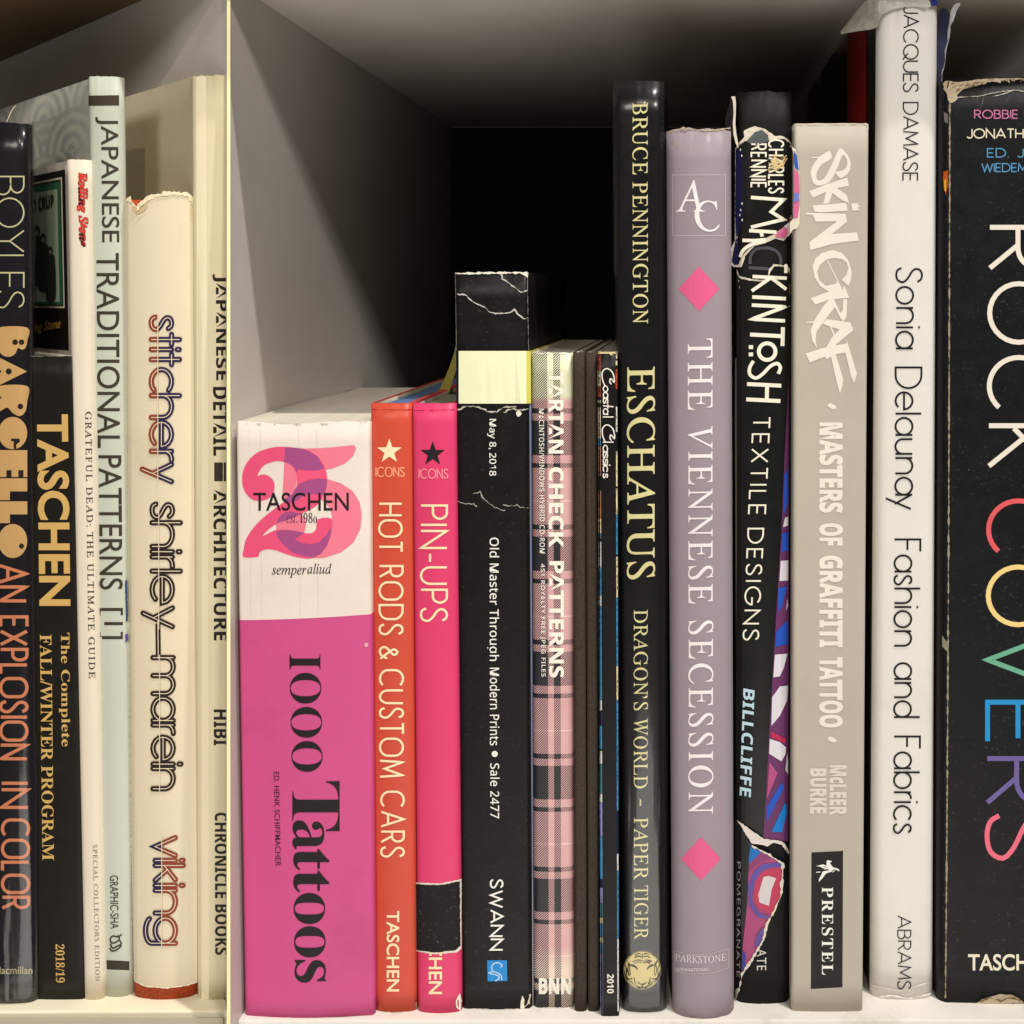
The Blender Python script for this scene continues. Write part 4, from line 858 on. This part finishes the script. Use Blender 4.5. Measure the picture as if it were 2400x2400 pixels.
text(b, 'publisher_name', 'PRESTEL', 'bf', 1926, 1953, 2079, 2285, WHITE, -.002, 1.2, lift=.0002)
q = lambda pts: cr(1890, 1980, 5.52, pts)
patch(b, 'winged_horse_emblem', q([(262, 210), (280, 197), (328, 212), (322, 225), (300, 235), (345, 292), (400, 305), (430, 332), (422, 342), (380, 322), (345, 318), (330, 345), (255, 370), (205, 435), (160, 482), (163, 440), (195, 385), (210, 345), (300, 328), (260, 305)]), WHITE, .0002, parent=lb)
for p in ([(128, 275), (215, 253), (262, 268), (200, 288)], [(185, 292), (268, 276), (280, 288), (215, 302)], [(215, 308), (290, 294), (300, 305), (240, 320)], [(122, 352), (180, 345), (180, 357), (130, 362)], [(335, 352), (365, 325), (368, 335), (345, 357)]): patch(b, 'winged_horse_emblem', q(p), WHITE, .00022, parent=lb)
crease(b, [(1863, 297), (1868, 291), (2030, 290), (2036, 300)], 1.6, mat((232, 222, 200), .8), amp=.4); chips(b, 'b', 1860, 2015, 1.2, 6); chips(b, 'l', 320, 2300, .9, 10, mat((225, 214, 190), .8))

# jacket pieces of the black book that stand out past its edge, in front of the beige board
def fpatch(par, name, pts, m, dy=0., x0=1838, x1=1852, ya=None, yb=None):
    t = tessellate_polygon([[Vector((x, y, 0)) for x, y in pts]]); v2, f2 = split2(pts, t, 4.)
    V = []
    for p in v2:
        k = min(1, max(0, (p[0]-x0)/(x1-x0))); V.append(plane_y(p[0], p[1], ya+(yb-ya)*k-dy))
    ob(name, V, f2, m, par)
q = lambda pts: cr(1700, 200, 4.295, pts)
ya_, yb_ = MKB.Y0-.0008, b.Y0-.0006
for pts, m, dy in (([(668, 620), (705, 640), (722, 700), (738, 780), (746, 900), (748, 1060), (752, 1280), (745, 1400), (722, 1440), (680, 1450), (640, 1520), (620, 1420), (690, 1330), (690, 700)], TP, 0.),
                   ([(690, 655), (718, 700), (733, 790), (738, 860), (700, 830), (692, 780)], mat((52, 92, 176), .4), .0002),
                   ([(692, 842), (738, 872), (746, 1050), (745, 1240), (730, 1330), (690, 1340), (685, 1300)], mat((214, 108, 152), .4, .15), .0002),
                   ([(690, 1080), (742, 1090), (740, 1160), (690, 1180)], mat((110, 130, 205), .4), .0004)):
    fpatch(MKB.root, 'jacket_pattern' if m is not TP else 'jacket_torn_edge', jag(q(pts), .5), m, dy, ya=ya_, yb=yb_)
# --- white jacketed book
b = Book('book', 'tall white jacketed book in torn clear plastic reaching almost to the board above', 2058, 2199, 2042, 2188, 2343, 10, .21, .0035, .0014, m=mat((234, 230, 221), .45, .04, dirt=.2), jit=.0006, pages=(150, 144, 130), side=mat((30, 24, 22), .5))
patch(b, 'cover_print', [(1986, 79), (2030, 73), (2030, 330), (1986, 330)], mat((150, 28, 28), .5), .0003, side=True, step=None); patch(b, 'cover_print', [(1894, 170), (1909, 168), (1909, 330), (1894, 330)], mat((90, 66, 34), .5), .0003, side=True, step=None)
patch(b, 'cover_print', [(1925, 130), (1960, 126), (1960, 330), (1925, 330)], mat((44, 32, 26), .5), .0003, side=True, step=None)
K1 = mat((30, 26, 28), .5)
stext(b, 'author_name', 'JACQUES', 2117, 2154, 13, 217, 3.0, K1, gap=.13, dx=-1); stext(b, 'author_name', 'DAMASE', 2116, 2153, 239, 425, 3.0, K1, gap=.15, dx=-1)
for s_, y0, y1, x0 in (('Sonia', 626, 819, 2098.5), ('Delauna', 859, 1162, 2097), ('Fashion', 1262, 1516, 2094.5), ('and', 1552, 1683, 2094), ('Fabrics', 1724, 1955, 2093.5)):
    stext(b, 'title', s_, x0, x0+65, y0, y1, 4.6, K1, gap=.16, h=.66, dx=-1)
strokes(b, 'title', [[(2135, 1160), (2097, 1181)], [(2135, 1193), (2076, 1168)]], 4.6, K1)
stext(b, 'publisher_name', 'ABRAMS', 2103, 2136, 2146, 2320, 2.6, K1, gap=.16)
crease(b, [(2045, 2310), (2110, 2322), (2186, 2300)], 2.2, mat((246, 242, 232), .4), amp=1.0); crease(b, [(2046, 2338), (2090, 2333), (2130, 2340), (2185, 2328)], 3.0, mat((250, 246, 238), .4), amp=1.2)
tp = thing('torn_plastic_wrap', 'torn milky plastic wrap flaring off the head of the tall white book', 'plastic wrap')
def sheet(name, rows, m, par):
    V = []
    for rw in rows: V += [plane_y(x, y, b.Y0+dy-.0007*noise.noise(Vector((x*.05, y*.05, 4)))) for x, y, dy in rw]
    k = len(rows[0]); so = ob(name, V, [(i*k+j, i*k+j+1, (i+1)*k+j+1, (i+1)*k+j) for i in range(len(rows)-1) for j in range(k-1)], m, par, True)
    sb = so.modifiers.new('subdivision', 'SUBSURF'); sb.levels = sb.render_levels = 3
    dt = bpy.data.textures.new('crinkle', 'CLOUDS'); dt.noise_scale = .004; dm = so.modifiers.new('crinkle', 'DISPLACE'); dm.texture = dt; dm.strength = .0012; dm.mid_level = .5; dm.texture_coords = 'GLOBAL'
sheet('left_flap', [[(2032, 0, .004), (2045, -4, .002), (2060, -6, -.001), (2075, -8, -.0015)], [(2018, 14, .008), (2035, 12, .004), (2056, 12, -.001), (2078, 6, -.0018)], [(2000, 36, .012), (2022, 36, .007), (2050, 34, .001), (2070, 26, -.0016)], [(1982, 60, .014), (2008, 58, .009), (2040, 56, .002), (2060, 50, -.001)], [(1961, 83, .016), (1990, 76, .011), (2030, 70, .004), (2057, 68, .001)]], milky_mat(), tp)
sheet('head_fold', [[(2060, -6, -.0009), (2100, -8, -.0014), (2140, -6, -.0014), (2180, 0, -.0010)], [(2058, 14, -.0008), (2095, 10, -.0018), (2135, 6, -.0012), (2180, 10, -.0016)], [(2060, 40, -.0006), (2080, 24, -.0013), (2120, 14, -.0007), (2185, 20, -.0008)]], milky_mat(), tp)
sheet('right_strip', [[(2246, 4, .001), (2254, 10, .000)], [(2232, 14, .004), (2243, 22, .002)], [(2226, 40, .004), (2235, 42, .002)], [(2220, 80, .003), (2224, 80, .001)], [(2216, 120, .002), (2219, 120, .001)], [(2210, 160, .001), (2212, 160, .0)], [(2204, 195, .001), (2206, 195, .0)]], mat((216, 214, 222), .3), tp)
sheet('inner_cover', [[(2198, 12, .012), (2226, 20, .014)], [(2196, 80, .010), (2222, 80, .012)], [(2196, 140, .008), (2214, 140, .01)], [(2196, 200, .006), (2204, 200, .008)]], mat((60, 58, 92), .4), tp)
sheet('inner_cover', [[(2180, -4, -.0006), (2199, -4, -.0002)], [(2180, 13, -.0006), (2200, 14, -.0002)]], mat((44, 56, 150), .4), tp)

# --- big black book cut by the frame
b = Book('book', 'wide black book at the right edge with large rainbow coloured letters and frayed head', 2206, 2664, 2198, 2650, 2353, 184, .19, .0034, .0010, m=mat((18, 18, 21), .45, .2, scratch=.22), jit=.0008, pages=(150, 140, 120))
RC = {'w': (244, 234, 218), 'r': (232, 94, 100), 'y': (250, 218, 140), 'g': (112, 180, 148), 'b': (40, 150, 208), 'p': (112, 98, 160), 'k': (238, 112, 134)}
for ch, y0, y1, c in (('R', 527, 634, 'w'), ('O', 659, 808, 'w'), ('C', 832, 964, 'w'), ('K', 992, 1098, 'w'), ('C', 1168, 1301, 'r'), ('O', 1323, 1470, 'y'), ('V', 1487, 1606, 'g'), ('E', 1640, 1743, 'b'), ('R', 1772, 1887, 'p'), ('S', 1906, 2021, 'k')):
    stext(b, 'title', ch, 2314-(y0-600)*.005, 2463, y0, y1, 11.5, mat(RC[c], .5, .03))
stext(b, 'author_name', 'ROBBIE BUSCH', 2283, 2503, 257, 278.5, 2.7, mat((206, 120, 160), .5), rot=False, gap=.2)
stext(b, 'author_name', 'JONATHAN KIRBY', 2265, 2548, 301, 325, 3.0, mat((236, 226, 196), .5), rot=False, gap=.17)
stext(b, 'author_name', 'ED. JULIUS', 2313, 2500, 347, 369.5, 2.7, mat((86, 150, 190), .5), rot=False, gap=.22)
stext(b, 'author_name', 'WIEDEMANN', 2300, 2472, 382, 403.5, 2.7, mat((86, 150, 190), .5), rot=False, gap=.17)
text(b, 'publisher_name', 'TASCHEN', 'pl', 2269, 2468, 2236, 2275, mat((244, 236, 210), .5), .018, rot=False)
q = lambda pts: cr(2180, 150, 7.155, pts)
tn = mat((200, 182, 152), .9, .3, dirt=.8)
patch(b, 'frayed_head', jag(q([(215, 320), (260, 285), (340, 285), (480, 310), (700, 275), (940, 245), (1574, 238), (1900, 236), (1900, 250), (1250, 262), (1180, 290), (960, 300), (930, 340), (760, 350), (640, 385), (520, 450), (440, 530), (440, 590), (350, 650), (300, 600), (270, 480), (230, 420)]), 1.0), tn, .0003)
patch(b, 'frayed_head', jag(q([(300, 300), (325, 290), (300, 400), (285, 400)]), .3), mat((40, 34, 30), .9), .0005)
for i in range(34):
    x = random.uniform(330, 900); hh = max(8, 190*(1-(x-330)/620)); y = 300+random.uniform(0, hh)+(880-x)*.03; L = random.uniform(30, 110)
    c = random.choice([(120, 92, 62), (168, 140, 100), (236, 222, 196), (88, 70, 52), (206, 186, 150)])
    patch(b, 'frayed_head', jag(q([(x, y+14), (x+L*.5, y-3), (x+L, y-16), (x+L, y-10), (x+L*.5, y+7), (x+4, y+20)]), .5), mat(c, .9, .2), .0004+.000012*i)
for i in range(16):
    x = random.uniform(880, 1570); y = random.uniform(245, 300); patch(b, 'frayed_head', jag(q([(x, y), (x+random.uniform(15, 60), y-6), (x+random.uniform(20, 50), y+random.uniform(8, 26)), (x+5, y+10)]), .8), mat(random.choice([(206, 190, 160), (150, 130, 100)]), .9, .2), .0003+.000012*i)
crease(b, q([(450, 560), (800, 540), (1100, 480), (1400, 430), (1574, 455), (1800, 460)]), 1.6, mat((190, 184, 170), .8), amp=1.2); crease(b, q([(1050, 548), (1200, 510), (1400, 440)]), 2.0, mat((200, 194, 180), .8), amp=1.2)
crease(b, q([(430, 520), (440, 580), (350, 645)]), 3, BARE)
crease(b, q([(950, 400), (900, 560), (845, 750)]), 1.0, mat((120, 120, 120), .8), amp=.5); crease(b, q([(790, 560), (810, 720)]), .8, mat((110, 110, 110), .8), amp=.5)
crease(b, [(2226, 236), (2226, 400), (2225, 700), (2224, 1100), (2222, 1500), (2219, 2000), (2216, 2340)], 2.8, mat((164, 150, 124), .9), 'worn_edge', .9)
chips(b, 'b', 2215, 2390, 3, 22, tn); crease(b, [(2296, 2348), (2320, 2338), (2345, 2346), (2370, 2338), (2392, 2346)], 3, mat((120, 98, 70), .9), amp=2, lift=.0006); patch(b, 'worn_edge', jag([(2290, 2352), (2300, 2343), (2340, 2330), (2375, 2332), (2400, 2350)], 1.0), tn, .00015)
patch(b, 'cover_picture', jag([(2211, 402), (2221, 400), (2222, 420), (2218, 460), (2211, 440)], 1.2), mat((206, 92, 30), .4, .3), .0001); patch(b, 'cover_picture', jag([(2213, 425), (2218, 415), (2217, 450), (2213, 445)], .8), mat((240, 190, 60), .4), .00025)
patch(b, 'cover_picture', jag([(2208, 1490), (2222, 1508), (2221, 1528), (2208, 1515)], .8), mat((150, 142, 120), .6), .0001)
patch(b, 'cover_picture', [(2212, 262), (2222, 268), (2222, 290), (2213, 285)], mat((120, 110, 112), .6), .0001)

# ================================================================== LEFT COMPARTMENT
# --- cream book by the divider
b = Book('book', 'cream book beside the divider with heavy black condensed lettering', 449, 534.5, 463, 535.5, 2343, 177, .20, .0022, .0008, dd=DL, m=mat((226, 214, 178), .5, .04, dirt=.08), side=mat((226, 214, 186), .5, .05, dirt=.1), jit=.0003, pages=(190, 176, 140), th=.001, hard=False)
kk = mat((40, 34, 28), .5); cl = [((533.5, 0), (1, 0))]
text(b, 'title', 'JAPANESE', 'sb', 498, 533.5, 643, 891, kk, .006, clip=cl, dx=.8); text(b, 'title', 'DETAIL', 'sb', 499, 533.5, 907, 1068, kk, .006, clip=cl, dx=1)
patch(b, 'title_square', [(502, 1084), (534, 1084), (534, 1128), (502, 1128)], mat((56, 48, 38), .5))
text(b, 'title', 'ARCHITECTURE', 'sb', 500, 533.5, 1148, 1501, kk, .006, clip=cl, dx=.8); text(b, 'author_name', 'HIBI', 'sb', 501, 534, 1663, 1747, kk, .006, clip=cl)
text(b, 'publisher_name', 'CHRONICLE BOOKS', 'sb', 503, 534, 1905, 2238, kk, .006, clip=cl, dx=1)
patch(b, 'hinge_band', [(460, 180), (483, 178), (487, 900), (490, 2342), (466, 2342)], mat((238, 227, 194), .5, .04), .00006)

# --- cream fabric craft book
b = Book('book', 'cream jacketed book with double outlined lowercase lettering and orange board showing below', 292, 452, 314, 463, 2343, 468, .20, .0030, .0024, dd=DL, m=mat((200, 84, 42), .6, .08, kind='cloth'), side=mat((200, 84, 42), .6, .08, kind='cloth'), jit=.0002, pages=(190, 176, 140))
jc = mat((226, 213, 184), .55, .06, dirt=.3); js = mat((220, 206, 172), .55)
patch(b, 'jacket', jag([(289, 474), (298, 468), (312, 484), (318, 490), (332, 476), (345, 464), (362, 459), (400, 452), (436, 454), (456, 462), (456, 520), (466, 2300), (440, 2310), (390, 2317), (340, 2312), (314, 2300), (308, 2000)], .5), jc, .0004, step=7.)
crease(b, [(295, 470), (304, 466), (312, 482), (318, 492), (330, 478), (345, 466), (365, 457), (400, 453), (436, 454), (448, 464), (453, 486), (452, 520)], 6.5, mat((240, 226, 190), .7), 'jacket_torn_edge', 2.0, .0008)
crease(b, [(312, 484), (322, 500), (345, 482)], 5, mat((206, 184, 140), .8), 'jacket_torn_edge', 2.0, .0009)
crease(b, [(316, 2300), (340, 2311), (390, 2316), (440, 2309), (462, 2301)], 2, mat((250, 240, 214), .7), 'jacket_torn_edge', .4, .0006)
BL, BR, BKc, LI = mat((46, 38, 74), .5), mat((140, 66, 44), .5), mat((44, 32, 30), .5), mat((234, 216, 186), .5)
def double(s, y0, y1, x0, top, botm, cut=None):
    xs = 12.6
    for clip, m in ((([((cut, 0), (1, 0))]) if cut else None, botm), (([((cut, 0), (-1, 0))]) if cut else None, top)):
        if m is None: continue
        stext(b, 'lettering', s, x0, x0+79, y0, y1, xs, m, h=.72, gap=.14, cap=True, lift=.0006, clip=clip)
        if not cut: break
    _, ps = stext(b, 'lettering', s, x0, x0+79, y0, y1, xs, None, h=.72, gap=.14, lift=.0006) if False else (None, None)
    pp, T = layout(s, .5, .72, .14); hw = xs/2
    out = [[(x0+hw+(79-xs)*v, y0+hw+(y1-y0-xs)*(u/T)) for u, v in p] for p in pp]
    strokes(b, 'lettering_inline', out+[[(x0+22, y0), (x0+22, y1)]], 1.8, LI, .0008)
double('stitchery', 737, 1135, 348, BL, BR, 370); double('shirley', 1175, 1475, 350, None, BKc)
strokes(b, 'lettering', [[(370, 1462), (371, 1540)]], 12, BKc, .0006); strokes(b, 'lettering_inline', [[(370, 1455), (371, 1545)]], 1.8, LI, .0008)
double('marein', 1535, 1855, 352, None, BKc); double('viking', 1957, 2217, 357, BR, BL, 379)

# --- pale green book
b = Book('book', 'tallest slim pale green book with dark bars and ringed wave pattern on its cover', 207, 285, 243, 312, 2337, 179, .21, .0022, .0014, dd=DL, m=mat((196, 201, 186), .42, .06), side='wave', jit=.0002, pages=(190, 184, 160), th=.001, hard=False)
jt = mat((62, 54, 44), .5)
patch(b, 'printed_bar', [(207.5, 224), (279, 223), (279, 247), (207.5, 248)], mat((66, 58, 46), .5, .12), .00014, step=5.)
for s_, y0, y1, x0, x1 in (('JAPANESE', 274, 568, 223, 277), ('TRADITIONAL', 593, 1050, 225, 279), ('PATTERNS', 1067, 1382, 230, 285)): text(b, 'title', s_, 'pl', x0, x1, y0, y1, jt, .004, dx=3)
text(b, 'volume_number', '[1]', 'pl', 230, 288, 1425, 1498, jt, .0)
text(b, 'publisher_name', 'GRAPHIC-SHA', 'pl', 257, 277, 2052, 2177, jt, .004, dx=1.5)
strokes(b, 'publisher_emblem', [smooth([(285, 2190), (276, 2196), (264, 2194), (258, 2202), (262, 2210), (272, 2208), (280, 2200), (276, 2192)], False), smooth([(258, 2212), (264, 2222), (274, 2218), (284, 2212), (280, 2204)], False), smooth([(257, 2222), (262, 2229), (274, 2226), (285, 2216)], False)], 3.6, jt)
patch(b, 'printed_bar', [(244, 2250), (303, 2253), (303, 2274), (244, 2272)], mat((60, 54, 42), .5), .00014)
patch(b, 'blue_tape', jag([(293, 1360), (298, 1360), (300, 1455), (295, 1457)], .6), mat((52, 80, 120), .5, .2), .00014); patch(b, 'blue_tape', jag([(293, 1488), (300, 1484), (301, 1500), (294, 1506)], .8), mat((84, 76, 150), .5), .00014)

# --- white magazine with framed picture on its cover
b = Book('magazine', 'thin white magazine with red title, black framed picture on its cover', 157, 210, 198, 246, 2344, 374, .21, .0022, .0008, dd=DL, m=mat((228, 216, 196), .5, .04), side=mat((206, 198, 184), .45, .05), jit=.0002, pages=(190, 184, 160), th=.0005, hard=False)
sd = dict(side=True, step=None)
def sq(x0, y0, x1, y1, c, lift): # upright rectangle on the left cover, given by its near (right) edge; the far edge follows the cover's recession
    vy = lambda y, xa, xb: HY+(y-HY)*(xb+1250)/(xa+1250)
    return [(x0, vy(y0, x1, x0)), (x1, y0), (x1+(y1-y0)*.021, y1), (x0+(y1-y0)*.021, vy(y1, x1, x0))]
fr = patch(b, 'framed_picture', sq(60, 397, 152, 822, 0, 0), mat((26, 20, 18), .3), .0002, **sd)
for x1, y0, y1, c, l in ((145, 415, 722, (214, 206, 176), .0003), (142, 420, 718, (40, 50, 40), .0004), (140, 426, 714, (46, 94, 68), .0005), (134, 443, 708, (140, 158, 132), .0006)):
    patch(b, 'framed_picture', sq(60, y0, x1, y1, 0, 0), mat(c, .4, .25), l, parent=fr, **sd)
for cx, cy, s_ in ((86, 560, 1.), (101, 575, .9), (72, 575, .8), (118, 600, .7)):
    patch(b, 'picture_figure', smooth([(cx, cy-32*s_), (cx+8*s_, cy-22*s_), (cx+7*s_, cy-4*s_), (cx+15*s_, cy+12*s_), (cx+17*s_, cy+100), (cx-14*s_, cy+98), (cx-13*s_, cy+10*s_), (cx-7*s_, cy-4*s_), (cx-8*s_, cy-22*s_)]), mat((44, 46, 38), .4, .3), .0007+cx*1e-6, side=True, step=None, parent=fr)
    patch(b, 'picture_figure', disc(cx, cy-14*s_, 4.5*s_, 7*s_, 12), mat((130, 132, 108), .4), .0009+cx*1e-6, side=True, step=None, parent=fr)
text(b, 'picture_caption', 'RD CRUP', 'sb', 0, 0, 0, 0, mat((34, 44, 34), .4), .02, side=[(67, 470), (125, 455), (126, 487), (68, 500)], lift=.0009, parent=fr)
text(b, 'picture_caption', 'ling Stone', 'bi', 0, 0, 0, 0, mat((150, 112, 48), .4), .01, side=[(70, 758), (142, 745), (143, 775), (71, 786)], lift=.0009, parent=fr)
text(b, 'magazine_name', 'Rolling Stone', 'bi', 176, 206, 401, 579, mat((70, 22, 20), .5), .042, lift=.00012, dx=3); text(b, 'magazine_name', 'Rolling Stone', 'bi', 178, 205, 403, 577, mat((206, 58, 48), .5), .03, lift=.00022, dx=3)
text(b, 'title', 'GRATEFUL DEAD: THE ULTIMATE GUIDE', 'rm', 199, 214.5, 965, 1590, mat((58, 50, 44), .5), .008, 1.25, dx=9)
text(b, 'edition_line', 'SPECIAL COLLECTORS EDITION', 'rm', 217, 228, 1980, 2300, mat((128, 118, 104), .5), .004, 1.15, dx=6.5)

# --- black program
b = Book('book', 'low black softcover program with gold capitals, in front of the framed picture', 62, 173, 86, 199, 2343, 835, .20, .0012, .0003, dd=DL, m=mat((26, 23, 18), .42, .12), jit=.0002, pages=(150, 142, 120), th=.0006, hard=False)
text(b, 'publisher_name', 'TASCHEN', 'pl', 85.5, 160, 971, 1420, GOLD, .03, dx=6)
text(b, 'title', 'The Complete', 'bf', 137, 163, 1483, 1750, GOLD, 0, dx=2); text(b, 'title', 'FALL/WINTER PROGRAM', 'bf', 93, 121, 1487, 2016, GOLD, 0, dx=6); text(b, 'season', '2018/19', 'bf', 130, 151, 2213, 2303, GOLD, 0, dx=1)

# --- black book in plastic at the left edge
b = Book('book', 'black book in clear plastic cut by the left edge with gold and orange lettering', -75, 64, -60, 86, 2353, 287, .20, .0030, .0012, dd=DL, m=mat((20, 17, 25), .3, .2, coat=.5), jit=.0003, sleeve=True, pages=(120, 112, 98))
stext(b, 'author_name', 'BOYLES', -12, 57.5, 412, 724, 3.4, mat((214, 208, 160), .5), k=.5, gap=.12)
gd = mat((214, 172, 112), .45, .08); dk = mat((34, 28, 24), .5)
def fat(name, y0, y1, pts, dots=(), m=gd):
    f = lambda p: (-4+68*p[1], y0+(y1-y0)*p[0]); patch(b, name, [f(p) for p in pts], m, .00014)
    for u, v, r in dots: c = f((u, v)); patch(b, name, disc(c[0], c[1], r), dk, .00024)
fat('title', 768, 836, smooth([(0, 0), (0, 1), (.45, 1), (.7, .93), (.75, .8), (.7, .68), (.9, .58), (1, .4), (.95, .15), (.75, .02), (.4, 0)]), ((.5, .80, 6.5), (.5, .58, 6.5)))
fat('title', 837, 904, [(0, 0), (.5, .99), (1, 0), (.6, 0), (.5, .12), (.4, 0)], ((.5, .36, 7),))
fat('title', 905, 975, smooth([(0, 0), (0, 1), (.5, 1), (.85, .93), (1, .74), (.9, .5), (.72, .3), (.85, 0), (.5, 0), (.38, .12), (.3, 0)]), ((.68, .76, 6.5),))
fat('title', 977, 1053, [(.5+.5*math.sin(t*.2513), .5+.5*math.cos(t*.2513)) for t in range(25)]); patch(b, 'title', [(26, 1028), (46, 1028), (46, 1036), (38, 1042), (38, 1052), (32, 1052), (32, 1034), (26, 1034)], dk, .00024)
fat('title', 1055, 1118, [(0, 0), (0, 1), (1, 1), (1, 0)])
for x in (15, 43): patch(b, 'title', [(x, 1102), (x+12, 1102), (x+12, 1118.5), (x, 1118.5)], dk, .00024)
fat('title', 1121, 1172, [(0, 0), (0, 1), (.6, 1), (.6, .4), (1, .4), (1, 0)]); fat('title', 1175, 1226, [(0, 0), (0, 1), (.6, 1), (.6, .4), (1, .4), (1, 0)])
fat('title', 1228, 1308, [(.5+.5*math.sin(t*.2513), .5+.5*math.cos(t*.2513)) for t in range(25)], ((.65, .8, 6),))
og = mat((222, 138, 98), .5, .05)
for s_, y0, y1, x0 in (('AN', 1322, 1412, -4), ('EXPLOSION', 1442, 1782, -2), ('IN', 1832, 1896, 0), ('COLOR', 1918, 2132, 2)): stext(b, 'subtitle', s_, x0, x0+69, y0, y1, 7.5, og, k=.3, gap=.26)
text(b, 'publisher_name', 'Macmillan', 'pl', -14, 76, 2265, 2283, mat((190, 180, 130), .5), .01, rot=False)
# loose thread curling from the plastic
th_ = [(15, 287), (20, 276), (26, 262), (32, 253), (38, 248)]
V = []; 
for x, y in smooth(th_, False, 3): V += [plane_y(x-.9, y, b.Y0+.002), plane_y(x+.9, y, b.Y0+.002)]
ob('loose_fibre', V, [(2*i, 2*i+1, 2*i+3, 2*i+2) for i in range(len(V)//2-1)], mat((230, 220, 190), .5), b.root)
